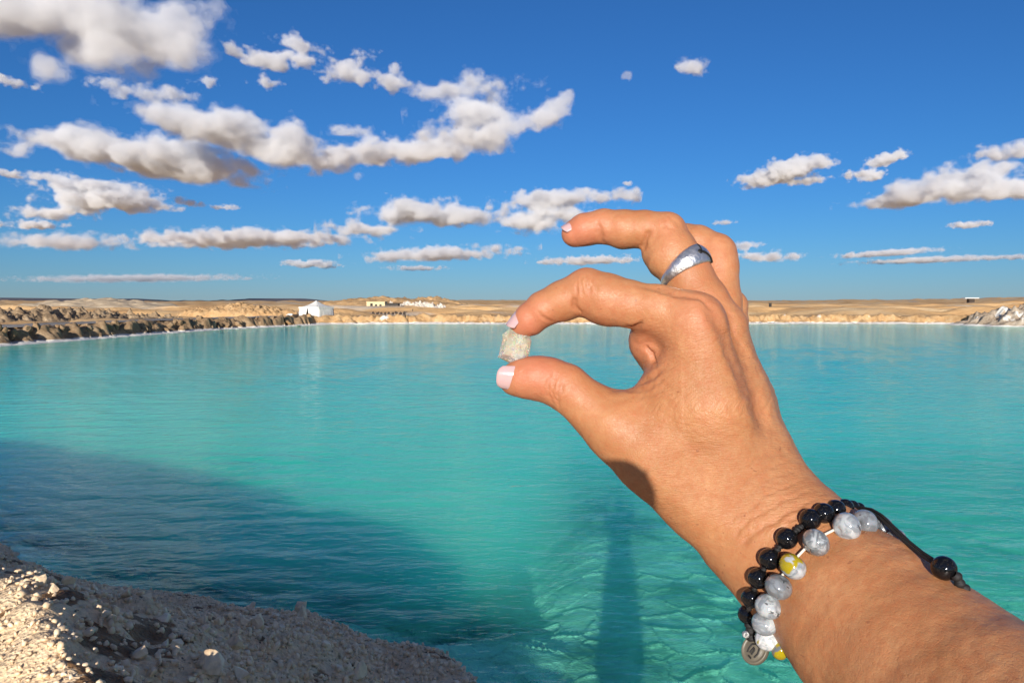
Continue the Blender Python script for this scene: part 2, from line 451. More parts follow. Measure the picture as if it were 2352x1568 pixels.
fr = N.node('Math', operation='MULTIPLY_ADD'); N.link(N.math('POWER', N.math('SUBTRACT', 1.0, cosv, clamp=True), 5.0), fr.inputs[0]); fr.inputs[1].default_value = 0.98; fr.inputs[2].default_value = 0.02
ms2 = N.node('MixShader'); N.link(fr.outputs[0], ms2.inputs[0]); N.link(ms.outputs[0], ms2.inputs[1]); N.link(gl.outputs[0], ms2.inputs[2])
N.out(ms2.outputs[0])
tag(link('lake_water', wme, m_water), kind='structure')

# ------------------------------------------------------------------ ground sheet to the horizon
az = np.radians(np.concatenate([np.linspace(-180, -48, 60, endpoint=False), np.linspace(-48, 48, 420, endpoint=False), np.linspace(48, 180, 61)]))
rad = np.concatenate([np.linspace(3, 60, 40, endpoint=False), np.linspace(60, 330, 260, endpoint=False), 330 * (9000 / 330) ** np.linspace(0, 1, 120)])
RR, AA = np.meshgrid(rad, az, indexing='ij')
gx = (RR * np.sin(AA)).ravel().astype(np.float32); gy = (RR * np.cos(AA)).ravel().astype(np.float32)
gsd = lake_sd(gx, gy)
near = np.hypot(gx, gy) < 24
gz = np.where(gsd < 4.4, -2.5, 1.0)
gz = gz + np.where(gsd > 4.4, fbm(gx * 0.05, gy * 0.05, o=4, s=51) * 0.5 * sstep(3, 30, gsd) + fbm(gx * 0.5, gy * 0.5, o=3, s=52) * 0.12 + (np.abs(fbm(gx * 0.035, gy * 0.13, o=3, s=57)) * 2.6 - 0.5) * sstep(7, 22, gsd), 0)
rr = np.hypot(gx, gy)
gz += sstep(150, 900, rr) * (2.2 + fbm(gx * 0.004, gy * 0.004, o=4, s=53) * 4.5) + sstep(0, 1.2, gx / np.maximum(rr, 1)) * sstep(120, 500, rr) * 2.6
gz = np.where(near & (gsd < 30), np.minimum(gz, -2.5), gz)
ground_me = np_mesh('ground', np.stack([gx, gy, gz], 1), grid_faces(len(rad), len(az)))
m_ground, N = new_mat('desert_ground')
p = N.pos()
c = N.ramp(N.noise(N.map(p, (1, 0.6, 1)), 0.06, 6, 0.62), [(0.3, (0.62, 0.35, 0.15)), (0.5, (0.80, 0.49, 0.22)), (0.7, (0.84, 0.61, 0.34))])
c = N.mix(N.ramp(N.noise(N.map(p, (0.5, 1.5, 1)), 0.035, 6, 0.65), [(0.57, 0), (0.63, 0.85)]), c, (0.62, 0.52, 0.40))
c = N.mix(N.ramp(N.noise(N.map(p, (0.4, 2.0, 1)), 0.05, 6, 0.7), [(0.66, 0), (0.70, 0.6)]), c, (0.30, 0.21, 0.14))
N.bsdf(c, 0.9, N.bump(N.noise(p, 1.5, 6, 0.7), 0.7, 0.4), Specular_IOR_Level=0.1)
tag(link('ground', ground_me, m_ground), kind='structure')

def resample(pts, step):
    seg = np.linalg.norm(np.diff(pts, axis=0), axis=1); s = np.concatenate([[0], np.cumsum(seg)])
    n = max(3, int(s[-1] / step)); q = np.linspace(0, s[-1], n)
    return np.stack([np.interp(q, s, pts[:, k]) for k in range(pts.shape[1])], 1), q
def strip(pts, offs, zfun, step):
    """heightfield along a line: offs = distances to its left side"""
    c, q = resample(np.asarray(pts, float), step)
    t = np.gradient(c, axis=0); t /= np.linalg.norm(t, axis=1)[:, None]
    for _ in range(12): t[1:-1] = (t[:-2] + t[1:-1] + t[2:]) / 3
    nrm_ = np.stack([-t[:, 1], t[:, 0]], 1)
    Pp = c[:, None, :] + nrm_[:, None, :] * offs[None, :, None]
    x = Pp[..., 0].ravel().astype(np.float32); y = Pp[..., 1].ravel().astype(np.float32)
    o = np.broadcast_to(offs[None, :], Pp.shape[:2]).ravel(); s_ = np.broadcast_to(q[:, None], Pp.shape[:2]).ravel()
    x, y, z = zfun(x, y, o.astype(np.float32), s_.astype(np.float32))
    return np.stack([x, y, z], 1), grid_faces(len(q), len(offs))[:, ::-1], q[-1]

# left cliff of brown clods with a salt rim
def cliff_clods(top, amp, cell, sc_in=0.9, width=1.6, seed=0, butt=0.0):
    def fn(x, y, o, s):
        wob = fbm(s * 0.22, s * 0 + 3, o=3, s=seed) * 0.9
        k1, _, kid = voro(s / (cell * 1.25), o * 0 + 0.5, s=seed + 12)
        k2, _, kid2 = voro(s / (cell * 0.55), o * 0 + 0.5, s=seed + 13)
        wob = wob + butt * ((0.45 - k1) * 1.7 + (kid - 0.5) * 0.7 + (0.4 - k2) * 0.5)
        oo = o + wob * sstep(0.3, 1.0, o)
        z = -0.35 + 0.42 * sstep(-0.9, 0.05, oo) + (top - 0.1) * sstep(sc_in, sc_in + width, oo)
        f1, f2, idv = voro(s / cell, o / cell * 0.8 + z * 0.5, s=seed + 3)
        f1b, f2b, idb = voro(s / cell * 2.6, o / cell * 2.2 + z, s=seed + 4)
        w = sstep(0.45, 1.1, oo) * (1 - 0.75 * sstep(sc_in + width + 0.2, sc_in + width + 1.4, oo))
        z = z + w * (amp * (0.9 - f1 * 1.5 + (idv - 0.5) * 0.9) + amp * 0.35 * (0.6 - f1b + (idb - 0.5))) + fbm(x * 2, y * 2, o=3, s=seed + 6) * 0.08
        z = z + (1 - sstep(0.1, 1.0, oo)) * fbm(x * 1.3, y * 1.3, o=3, s=seed + 8) * 0.10
        return x, y, z
    return fn
left_ext = np.concatenate([[[-38, 36]], left, [[-25.5, 98.5]]])
m_brown = mat_dirt('brown_clods', (0.12, 0.072, 0.038), (0.30, 0.19, 0.10), (0.46, 0.33, 0.20), rim=0.20)
v, f, _ = strip(left_ext, np.concatenate([np.linspace(-1.0, 4.2, 46), [5.0, 6.0, 7.0]]), cliff_clods(0.92, 0.42, 1.5, 0.85, 0.8, 3, 0.9), 0.14)
cl_left = tag(link('brown_bank', np_mesh('brown_bank', v, f), m_brown, smooth=False), kind='structure')
# far cliff of orange sand
m_orange = mat_dirt('orange_sand', (0.36, 0.19, 0.075), (0.54, 0.32, 0.14), (0.66, 0.47, 0.26), rim=0.26, patch=0.36)
v, f, _ = strip(np.concatenate([[[-26.8, 95.5]], far]), np.concatenate([np.linspace(-1.6, 5.0, 50), [6.0, 7.0, 8.0]]), cliff_clods(1.02, 0.36, 1.0, 1.7, 0.9, 11, 0.6), 0.2)
cl_far = tag(link('sandy_bank', np_mesh('sandy_bank', v, f), m_orange, smooth=False), kind='structure')

rock_me = []
for i in range(6):
    v, f = lump_mesh('rock', 500 + i, 2, 0.75, 0.45); me = np_mesh('clod_%d' % i, v, f); me.materials.append(m_brown); rock_me.append(me)
rr_ = np.random.default_rng(9)
cc, q = resample(left, 0.5)
for k in range(70):
    j = int(rr_.integers(len(cc) - 1)); t = cc[j + 1] - cc[j]; t /= np.linalg.norm(t); n = np.array([-t[1], t[0]])
    o_ = rr_.uniform(0.7, 2.3); b = cc[j] + n * o_
    o = bpy.data.objects.new('clod', rock_me[int(rr_.integers(6))]); COL.objects.link(o); o.parent = cl_left
    s_ = rr_.uniform(0.22, 0.60)
    o.location = (b[0], b[1], 0.15 + 0.85 * float(sstep(0.75, 1.8, o_))); o.scale = (s_, s_, s_ * 0.9); o.rotation_euler = tuple(rr_.uniform(0, 6.28, 3))

# grey track behind the left bank
lc, _ = resample(left_ext, 0.8); tt = np.gradient(lc, axis=0); tt /= np.linalg.norm(tt, axis=1)[:, None]
for _ in range(25): tt[1:-1] = (tt[:-2] + tt[1:-1] + tt[2:]) / 3
nn_ = np.stack([-tt[:, 1], tt[:, 0]], 1)
ri = np.concatenate([lc + nn_ * 3.3, np.zeros((len(lc), 1))], 1); ro = np.concatenate([lc + nn_ * 9.5, np.zeros((len(lc), 1))], 1)
vv = []
for k in np.linspace(0, 1, 18):
    q = ri * (1 - k) + ro * k; q[:, 2] = 1.10 + fbm(q[:, 0] * 0.8, q[:, 1] * 0.8, o=3, s=2) * 0.09; vv.append(q)
vv = np.stack(vv, 1).reshape(-1, 3)
m_track, N = new_mat('grey_track'); p = N.pos()
c = N.ramp(N.noise(N.map(p, (1, 0.4, 1), (0, 0, 0.2)), 0.35, 5, 0.6), [(0.35, (0.25, 0.22, 0.19)), (0.55, (0.36, 0.32, 0.27)), (0.7, (0.52, 0.48, 0.42))])
N.bsdf(c, 0.9, N.bump(N.noise(p, 4, 4), 0.4, 0.1), Specular_IOR_Level=0.1)
tag(link('track', np_mesh('track', vv, grid_faces(len(ri), 18)), m_track), kind='structure')

def mound(name, cx, cy, rx, ry, h, m, rot=0.0, clod=0.3, cell=1.2, seed=0, res=90, base=0.8, sharp=1.0, kind='structure'):
    u = np.linspace(-1.15, 1.15, res); U, V = np.meshgrid(u, u)
    r = np.hypot(U, V) + fbm(U * 2.2, V * 2.2, o=3, s=seed) * 0.28
    prof = np.clip(1 - r, 0, 1) ** sharp
    x = U * rx; y = V * ry; ca, sa = math.cos(rot), math.sin(rot)
    xw = (cx + x * ca - y * sa).ravel().astype(np.float32); yw = (cy + x * sa + y * ca).ravel().astype(np.float32)
    f1, f2, idv = voro(xw / cell, yw / cell, s=seed + 2)
    g1, g2, idg = voro(xw / cell * 2.3, yw / cell * 2.3, s=seed + 4)
    w = sstep(0, 0.25, prof).ravel()
    z = base - 0.25 + prof.ravel() * h * (1 + 0.35 * fbm(xw * 0.5, yw * 0.5, o=3, s=seed + 5)) + w * clod * (0.4 - f1 * 0.6 + 1.2 * (idv - .5) + 0.6 * (0.3 - 0.5 * g1 + idg - .5) + 1.1 * fbm(xw * 1.7 / cell, yw * 1.7 / cell, o=4, s=seed + 9, g=0.65)) + 0.25 * w
    return tag(link(name, np_mesh(name, np.stack([xw, yw, z], 1), grid_faces(res, res)), m, smooth=False), kind=kind)

# rubble ridge beyond the track, orange heap beside the tent
m_rubble = mat_dirt('rubble', (0.12, 0.075, 0.04), (0.34, 0.23, 0.13), (0.58, 0.44, 0.28), rim=-5, patch=0.34)
m_heap = mat_dirt('sand_heap', (0.38, 0.21, 0.085), (0.52, 0.32, 0.15), (0.62, 0.43, 0.23), rim=-5)
def ridge_z(top, clod, cell, seed):
    def fn(x, y, o, s):
        ends = sstep(0, 6, s) 
        h = np.clip(1 - np.abs(o) / 3.4, 0, 1) ** 0.75 * (top * (0.85 + 0.5 * fbm(s * 0.12, s * 0 + 1, o=3, s=seed)))
        f1, f2, idv = voro(x / cell, y / cell, s=seed + 2); g1, _, idg = voro(x / cell * 2.2, y / cell * 2.2, s=seed + 5)
        w = sstep(0.05, 0.5, h)
        return x, y, 0.85 + h * ends + w * clod * (0.3 - 0.6 * f1 + 1.3 * (idv - .5) + 0.8 * (0.2 - 0.5 * g1 + 1.2 * (idg - 0.5)) + 1.0 * fbm(x * 1.6, y * 1.6, o=4, s=seed + 9, g=0.65))
    return fn
rl = np.array([G(a, b, 1.1)[:2] for a, b in [(430, 729), (330, 731.5), (200, 735), (80, 738), (-60, 742), (-260, 750)]]) + np.array([-4.5, 4.0])
v, f, _ = strip(rl, np.linspace(-3.6, 3.6, 46), ridge_z(1.15, 0.50, 1.1, 31), 0.16)
tag(link('rubble_ridge', np_mesh('rubble_ridge', v, f[:, ::-1]), m_rubble, smooth=False), kind='structure')
q = G(545, 727, 1.1); mound('sand_heap', q[0] - 3.0, q[1] + 9, 8.6, 4.2, 1.75, m_heap, -0.15, 0.34, 0.9, 7, 110, 0.95, 0.6)
q = G(150, 712, 1.1); mound('pale_dune', q[0] - 2, q[1] + 20, 26, 14, 3.4, mat_dirt('pale_sand', (0.45, 0.33, 0.2), (0.56, 0.43, 0.28), (0.66, 0.54, 0.38), rim=-5), 0, 0.15, 3, 17, 70, 0.9, 0.7)
q = G(960, 705, 1.1); mound('sand_rise', q[0], q[1] + 40, 18, 12, 4.6, m_heap, 0, 0.25, 3, 27, 70, 0.9, 0.6)
q = G(860, 708, 1.1); mound('sand_hump', q[0] - 8, q[1] + 60, 34, 16, 4.2, m_heap, 0, 0.3, 4, 37, 70, 0.9, 0.6)
# slabby salt and mud pile on the right shore
m_pile = mat_dirt('mud_and_salt', (0.20, 0.14, 0.09), (0.42, 0.32, 0.22), (0.62, 0.52, 0.40), rim=0.22, patch=0.46)
mound('mud_pile', 77, 97, 18, 11, 4.0, m_pile, -0.12, 0.75, 1.6, 41, 150, 0.05, 0.9)
# white boulders below the little house, long low dark hills on the horizon
m_white = mat_plain('white_rubble', (0.66, 0.58, 0.48), 0.85, 0.25, 1.2, 0.8)
q = G(950, 709, 1.1); mound('white_rubble', q[0], q[1], 9.5, 4, 1.7, m_white, 0, 0.9, 1.3, 47, 80, 0.8, 0.55)
m_hill = mat_plain('dark_hills', (0.105, 0.095, 0.105), 0.95, 0.2, 0.01, 0.3)
hx = np.linspace(-1, 1, 240); hv = []
for r_, k in ((1500, 0.0), (1560, 0.35), (1650, 0.8), (1750, 1.0), (1900, 1.0)):
    a_ = np.radians(-72 + 62 * (hx + 1) / 2)
    hh = (13 + 16 * fbm(hx * 3.4, hx * 0 + 2, o=2, s=61) + 5 * fbm(hx * 14, hx * 0 + 3, o=3, s=62)) * sstep(1.0, 0.75, hx)
    hh = np.minimum(hh, 12 + 3 * vnoise(hx * 5, hx * 0 + 8, s=66))
    hv.append(np.stack([r_ * np.sin(a_), r_ * np.cos(a_), -3 + k * np.maximum(hh + 1.5, 2)], 1))
tag(link('hills', np_mesh('hills', np.concatenate(hv), grid_faces(5, 240)), m_hill), kind='structure')

# ------------------------------------------------------------------ tent, hut and other far things
def box(v, f, x0, x1, y0, y1, z0, z1):
    b = len(v)
    v += [(x0, y0, z0), (x1, y0, z0), (x1, y1, z0), (x0, y1, z0), (x0, y0, z1), (x1, y0, z1), (x1, y1, z1), (x0, y1, z1)]
    f += [(b, b + 3, b + 2, b + 1), (b + 4, b + 5, b + 6, b + 7), (b, b + 1, b + 5, b + 4), (b + 1, b + 2, b + 6, b + 5), (b + 2, b + 3, b + 7, b + 6), (b + 3, b, b + 4, b + 7)]
def py_mesh(name, v, f, m=None):
    me = bpy.data.meshes.new(name); me.from_pydata([tuple(map(float, a)) for a in v], [], f); me.update()
    if m: me.materials.append(m)
    return me
def boxes(name, bs, m, parent=None):
    v, f = [], []
    for b in bs: box(v, f, *b)
    return link(name, py_mesh(name, v, f, m), None, parent, smooth=False)

m_canvas, N = new_mat('white_canvas'); p = N.obj()
nz = N.noise(N.map(p, (2.2, 2.2, 0.35)), 2.4, 4, 0.6)
c = N.mix(nz, (0.60, 0.58, 0.52), (0.80, 0.79, 0.75))
N.bsdf(c, 0.85, N.bump(nz, 0.6, 0.12), Specular_IOR_Level=0.1)
m_dark = mat_plain('dark_wood', (0.035, 0.028, 0.022), 0.8, 0.3, 8, 0.3)
tl = G(727, 725, 1.12)
tent = empty('tent', tl, math.radians(-24))
tag(tent, 'white canvas tent with peaked roof standing on the far shore', 'tent')
HW, EH, PH = 1.62, 1.22, 2.12
def sheet(name, corners, n=14, bulge=0.05, seed=1, thick=0.02):
    a, b, c, d = [np.array(q, float) for q in corners]
    vs = []
    nn = np.cross(b - a, d - a); nn /= np.linalg.norm(nn)
    for i in range(n + 1):
        for j in range(n + 1):
            u, w = i / n, j / n
            q = a * (1 - u) * (1 - w) + b * u * (1 - w) + c * u * w + d * (1 - u) * w
            q = q + nn * (bulge * math.sin(u * math.pi) * math.sin(w * math.pi) + 0.07 * float(vnoise(np.array([u * 5.0 + seed]), np.array([w * 1.2]), s=seed)[0]) * math.sin(min(1, max(0, u)) * math.pi) ** 0.5)
            vs.append(q)
    o = link(name, np_mesh(name, vs, grid_faces(n + 1, n + 1)), m_canvas, tent)
    md = o.modifiers.new('thick', 'SOLIDIFY'); md.thickness = thick
    return o
A = [(-HW, -HW), (HW, -HW), (HW, HW), (-HW, HW)]
SP = 0.16
def w3(q, z, k=0.0): return (q[0] * (1 + k), q[1] * (1 + k), z)
for k, (i, j) in enumerate(((1, 2), (2, 3), (3, 0))):
    sheet('wall', [w3(A[i], -0.15, 0.05), w3(A[j], -0.15, 0.05), w3(A[j], EH), w3(A[i], EH)], seed=k + 2)
d0, d1 = -0.50, 0.06                                   # the doorway: a gap that closes towards the eave
sheet('wall', [(-HW * 1.05, -HW * 1.05, -0.15), (d0, -HW * 1.05, -0.15), (-0.20, -HW, EH), (-HW, -HW, EH)], seed=8)
sheet('wall', [(d1, -HW * 1.05, -0.15), (HW * 1.05, -HW * 1.05, -0.15), (HW, -HW, EH), (-0.18, -HW, EH)], seed=9)
sheet('door_flap', [(d1 - 0.02, -HW * 1.06, -0.1), (d1 + 0.5, -HW * 1.13, -0.1), (0.1, -HW * 1.03, EH * 0.9), (-0.14, -HW * 1.02, EH * 0.9)], seed=10)
rv, rf = [], []
n_r = 10
for k in range(4):
    a, b = np.array(w3(A[k], EH - 0.02, 0.04)), np.array(w3(A[(k + 1) % 4], EH - 0.02, 0.04)); top = np.array([0, 0, PH])
    base = len(rv)
    for i in range(n_r + 1):
        u = i / n_r
        for j in range(n_r + 1):
            w = j / n_r
            e = a * (1 - w) + b * w
            q = e * (1 - u) + top * u; q[2] -= 0.16 * math.sin(u * math.pi) * (1 - 0.35 * math.sin(w * math.pi)) + 0.05 * math.sin(w * math.pi) * (1 - u)
            rv.append(q)
    rf += [tuple(base + t for t in g) for g in grid_faces(n_r + 1, n_r + 1).tolist()]
ro_ = link('roof', py_mesh('roof', rv, rf, m_canvas), None, tent); ro_.modifiers.new('thick', 'SOLIDIFY').thickness = 0.02
vf, fl = [], []
for k in range(4):
    a, b = np.array(A[k]) * 1.045, np.array(A[(k + 1) % 4]) * 1.045
    n_s = 9
    for i in range(n_s):
        p0 = a + (b - a) * i / n_s; p1 = a + (b - a) * (i + 1) / n_s; bb = len(vf)
        vf += [(*p0, EH + 0.02), (*p1, EH + 0.02), (*p1, EH - 0.17), (*((p0 + p1) / 2 * 1.004), EH - 0.24), (*p0, EH - 0.17)]
        fl.append((bb, bb + 1, bb + 2, bb + 3, bb + 4))
va = link('valance', py_mesh('valance', vf, fl, m_canvas), None, tent, smooth=False); va.modifiers.new('thick', 'SOLIDIFY').thickness = 0.015
boxes('pole', [(-0.03, 0.03, -0.03, 0.03, 0, PH + 0.10)], m_dark, tent)

m_yellow = mat_plain('yellow_plaster', (0.66, 0.56, 0.33), 0.9, 0.12, 1.5, 0.4)
m_panel = mat_plain('dark_panels', (0.055, 0.05, 0.045), 0.8, 0.3, 2, 0.3)  # even dark colour for the windows and the lean-to
q = G(886, 709.5, 1.15)
hut = empty('hut', (q[0], q[1], 0.95), 0.0)
tag(hut, 'low yellow plastered hut with dark lean-to far behind the shore', 'building')
W = 2 * 2.9
boxes('wall', [(-5.2, -4.2, -0.2, 0, 0, 2.1), (-3.5, -0.2, -0.2, 0, 0, 2.1), (-4.2, -3.5, -0.2, 0, 1.75, 2.1), (-5.2, -5.0, 0, 4, 0, 2.1), (-0.4, -0.2, 0, 4, 0, 2.1), (-5.0, -0.4, 3.8, 4, 0, 2.1)], m_yellow, hut)
boxes('roof', [(-5.3, -0.1, -0.3, 4.1, 2.1, 2.22)], m_yellow, hut)
boxes('door', [(-4.18, -3.52, -0.12, -0.06, 0, 1.74)], m_dark, hut)
for xx in (-2.6, -1.4): boxes('window', [(xx - 0.3, xx + 0.3, -0.23, -0.203, 0.9, 1.5)], m_panel, hut)
boxes('lean_to', [(-0.15, 3.4, -0.5, 3.2, 0, 1.7)], m_panel, hut)
boxes('lean_to_roof', [(-0.19, 3.9, -0.9, 3.4, 1.71, 1.85)], m_dark, hut)
boxes('post', [(3.7, 3.8, -0.8, -0.7, 0, 1.7)], m_dark, hut)

# small things scattered over the plain
rk = np.random.default_rng(3)
m_darkrock = mat_plain('dark_mud', (0.06, 0.042, 0.03), 0.9, 0.4, 3, 0.6)
words = ['leftmost', 'second', 'third', 'fourth', 'middle', 'sixth', 'seventh', 'eighth', 'rightmost']
for k in range(9):
    q = G(858 + k * 8.8, 720, 1.1)
    v, f = lump_mesh('d', 700 + k, 1, 0.9, 0.4)
    o = link('mud_clod', np_mesh('mud_clod', v, f), m_darkrock, smooth=False)
    o.location = (q[0], q[1], 1.15); o.scale = (0.30 + 0.12 * rk.random(), 0.25, 0.34 + 0.12 * rk.random())
    tag(o, '%s dark mud clod from the left in the row below the yellow hut' % words[k], 'clod', 'dark clods in a row on the far shore')
def tpost(px, py, h, label, cross):
    q = G(px, py, 1.0); e = empty('marker_post', (q[0], q[1], 0.8)); tag(e, label, 'post')
    boxes('shaft', [(-0.05, 0.05, -0.05, 0.05, 0, h)], m_dark, e)
    boxes('board', [(-cross, cross, -0.04, 0.04, h + 0.002, h + 0.12)], m_dark, e)
tpost(931, 727, 0.75, 'short dark post with a cross board on the sandy bank right of the tent', 0.28)
tpost(948, 718, 0.75, 'thin dark post on the flat beyond the sandy bank below white rubble', 0.12)
q = G(1769, 709.5, 1.15)
e = empty('dark_pillar', (q[0], q[1], 0.95)); tag(e, 'black upright pillar on the plain right of the little finger', 'pillar')
boxes('shaft', [(-0.33, 0.33, -0.2, 0.2, 0, 1.75)], m_dark, e); boxes('cap', [(-0.38, 0.38, -0.25, 0.25, 1.752, 1.85)], m_dark, e)
q = at_y(2228, 694, 330)
e = empty('shelter', (q[0], q[1], q[2] - 0.6)); tag(e, 'tiny shelter with flat white roof on the right skyline', 'shelter')
boxes('roof', [(-3.0, 3.0, -1.5, 1.5, 2.2, 2.6)], m_canvas, e)
boxes('body', [(-0.9, 1.4, -1.0, 1.0, 0, 2.19)], m_darkrock, e)
# odds and ends at the foot of the tent
for k, (px, s_, lab) in enumerate(((664, 0.42, 'pale sack lying on the ground left of the tent'), (680, 0.5, 'dark bundle lying close beside the left corner of the tent'))):
    q = G(px, 727.5, 1.1); v, f = lump_mesh('b', 800 + k, 2, 0.6, 0.3)
    o = link('bundle', np_mesh('bundle', v, f), (m_canvas, m_darkrock)[k]); o.location = (q[0], q[1], 1.3); o.scale = (s_ * 1.3, s_, s_)
    tag(o, lab, 'bundle')

# ------------------------------------------------------------------ the hand and arm (distance field -> one mesh)
D0 = 0.330
class Field:
    def __init__(s, lo, hi, h):
        s.lo = np.array(lo, np.float32); s.h = h
        s.n = np.ceil((np.array(hi) - s.lo) / h).astype(int) + 1
        s.ax = [s.lo[k] + h * np.arange(s.n[k], dtype=np.float32) for k in range(3)]
    def box(s, lo, hi):
        a = np.clip(np.floor((np.array(lo) - s.lo) / s.h).astype(int), 0, s.n - 1); b = np.clip(np.ceil((np.array(hi) - s.lo) / s.h).astype(int) + 1, 1, s.n)
        return tuple(slice(int(a[k]), int(max(b[k], a[k] + 1))) for k in range(3))
    def coords(s, sl): return (s.ax[0][sl[0]][:, None, None], s.ax[1][sl[1]][None, :, None], s.ax[2][sl[2]][None, None, :])
def smin(a, b, k):
    h = np.maximum(k - np.abs(a - b), 0) / k
    return np.minimum(a, b) - h * h * (k * 0.25)
def cone(c, a, b, ra, rb, sz=1.0):
    X_, Y_, Z_ = c
    e = b - a; L = max(float(e @ e), 1e-9)
    t = np.clip(((X_ - a[0]) * e[0] + (Y_ - a[1]) * e[1] + (Z_ - a[2]) * e[2]) / L, 0, 1).astype(np.float32)
    dx = X_ - a[0] - t * e[0]; dy = Y_ - a[1] - t * e[1]; dz = (Z_ - a[2] - t * e[2]) / sz
    return (np.sqrt(dx * dx + dy * dy + dz * dz) - (ra + (rb - ra) * t)) * (sz if sz < 1 else 1.0)
def cs(px, py, dz):
    d = D0 + dz * 1e-3
    return np.array([(px - 1176) / F * d, (784 - py) / F * d, d], np.float32), d
def chain(fd, field, pts, k, sz=1.0, margin=0.008):
    """pts: (px, py, dz mm, r px)"""
    for A_, B_ in zip(pts[:-1], pts[1:]):
        a, da = cs(*A_[:3]); b, db = cs(*B_[:3]); ra = A_[3] / F * da; rb = B_[3] / F * db
        r = np.maximum(ra, rb) + k + margin
        sl = fd.box(np.minimum(a, b) - r, np.maximum(a, b) + r)
        val = cone(fd.coords(sl), a, b, ra, rb, sz)
        field[sl] = smin(field[sl], val, k)
H = 0.00072
fd = Field((-0.014, -0.170, 0.185), (0.236, 0.064, 0.398), H)
BIG = 0.05
palm = np.full(tuple(fd.n), BIG, np.float32)
chain(fd, palm, [(2760, 2150, -165, 330), (2330, 1720, -100, 258), (2010, 1440, -44, 196), (1850, 1297, -14, 163), (1752, 1200, -2, 150), (1690, 1090, 6, 138)], 0.006, 0.80)
chain(fd, palm, [(1672, 1090, 2, 108), (1628, 930, -4, 92), (1596, 765, -4, 74)], 0.006)      # index metacarpal
chain(fd, palm, [(1720, 1070, 9, 100), (1682, 920, 11, 80), (1652, 765, 13, 60)], 0.007)
chain(fd, palm, [(1730, 1070, 19, 98), (1694, 920, 24, 72), (1664, 775, 27, 52)], 0.007)
chain(fd, palm, [(1740, 1080, 28, 90), (1706, 930, 33, 62), (1672, 790, 38, 46)], 0.007)
chain(fd, palm, [(1615, 1135, 2, 108), (1500, 1046, 3, 84), (1420, 984, 6, 67)], 0.007)       # thumb metacarpal
chain(fd, palm, [(1478, 940, 8, 48), (1560, 905, 4, 78), (1600, 900, 4, 88)], 0.010)          # web
chain(fd, palm, [(1530, 1010, 4, 84), (1600, 960, 3, 96)], 0.010)
chain(fd, palm, [(1512, 782, 14, 66), (1556, 835, 20, 74)], 0.005)                           # flesh below the index finger
chain(fd, palm, [(1590, 1010, 26, 90), (1620, 880, 34, 80)], 0.010)
total = palm.copy()
fingers = {
    'thumb': [(1420, 984, 6, 67), (1360, 938, 9, 57), (1300, 890, 11, 53), (1262, 873, 12, 50), (1225, 868, 13, 47), (1196, 869, 14, 42), (1182, 871, 15, 35)],
    'index': [(1592, 735, -3, 64), (1510, 710, 0, 55), (1440, 697, 3, 53), (1392, 686, 6, 57), (1347, 670, 8, 52), (1292, 691, 10, 45), (1247, 709, 11, 39), (1214, 735, 13, 36), (1199, 745, 14, 27)],
    'middle': [(1650, 750, 13, 58), (1618, 695, 14, 55), (1578, 632, 19, 56), (1545, 583, 23, 57), (1528, 537, 26, 47), (1482, 527, 28, 42), (1433, 527, 30, 43), (1388, 520, 32, 38), (1342, 528, 33, 36), (1320, 537, 34, 31)],
    'ring': [(1660, 770, 27, 46), (1652, 690, 31, 48), (1648, 610, 36, 46), (1644, 583, 38, 45), (1600, 562, 42, 44), (1572, 556, 46, 41), (1566, 590, 54, 36), (1580, 620, 56, 30)],
    'little': [(1670, 800, 38, 44), (1678, 740, 42, 38), (1681, 702, 45, 34), (1660, 680, 50, 33), (1620, 690, 54, 30), (1605, 715, 56, 26)],
}
extra = {'index': [(1400, 704, 8, 44), (1375, 700, 9, 40)], 'middle': [(1524, 592, 22, 44), (1512, 582, 24, 38)], 'thumb': [(1240, 866, 13, 45), (1215, 866, 14, 42)]}
for nm, pts in fingers.items():
    lo = np.full(3, 9e9); hi = -lo
    for q in pts:
        c_, d_ = cs(*q[:3]); r = q[3] / F * d_ + 0.010; lo = np.minimum(lo, c_ - r); hi = np.maximum(hi, c_ + r)
    sl = fd.box(lo, hi)
    sub = Field(fd.lo + np.array([s_.start for s_ in sl]) * H, fd.lo + np.array([s_.stop - 1 for s_ in sl]) * H, H)
    shp = tuple(s_.stop - s_.start for s_ in sl)
    sub.n = np.array(shp); sub.ax = [fd.ax[k][sl[k]] for k in range(3)]
    ff_ = np.full(shp, BIG, np.float32)
    chain(sub, ff_, pts, 0.0022)
    if nm in extra: chain(sub, ff_, extra[nm], 0.003)
    ff_ = smin(ff_, palm[sl], {'thumb': 0.009, 'index': 0.008, 'middle': 0.006, 'ring': 0.006, 'little': 0.006}[nm])
    total[sl] = smin(total[sl], ff_, 0.0007)
def vdb_mesh(arr, lo, h):
    arr = np.ascontiguousarray(np.clip(arr, -4 * h, 4 * h), dtype=np.float32)
    for k in range(3):                                   # close the surface at the border of the grid
        ix = [slice(None)] * 3
        for e in (0, -1):
            ix[k] = e; arr[tuple(ix)] = 4 * h
    g = openvdb.FloatGrid(); g.background = 4 * h
    g.copyFromArray(arr, tolerance=0.0)
    g.transform = openvdb.createLinearTransform(voxelSize=h)
    pts, quads = g.convertToQuads(isovalue=0.0)
    return pts.astype(np.float64) + np.asarray(lo, np.float64), quads.astype(np.int64)
def vnormals(v, f):
    n = np.cross(v[f[:, 2]] - v[f[:, 0]], v[f[:, 3]] - v[f[:, 1]])
    o = np.zeros_like(v)
    for k in range(4): np.add.at(o, f[:, k], n)
    return o / np.maximum(np.linalg.norm(o, axis=1), 1e-12)[:, None]
hv_, hf_ = vdb_mesh(total, fd.lo, H)
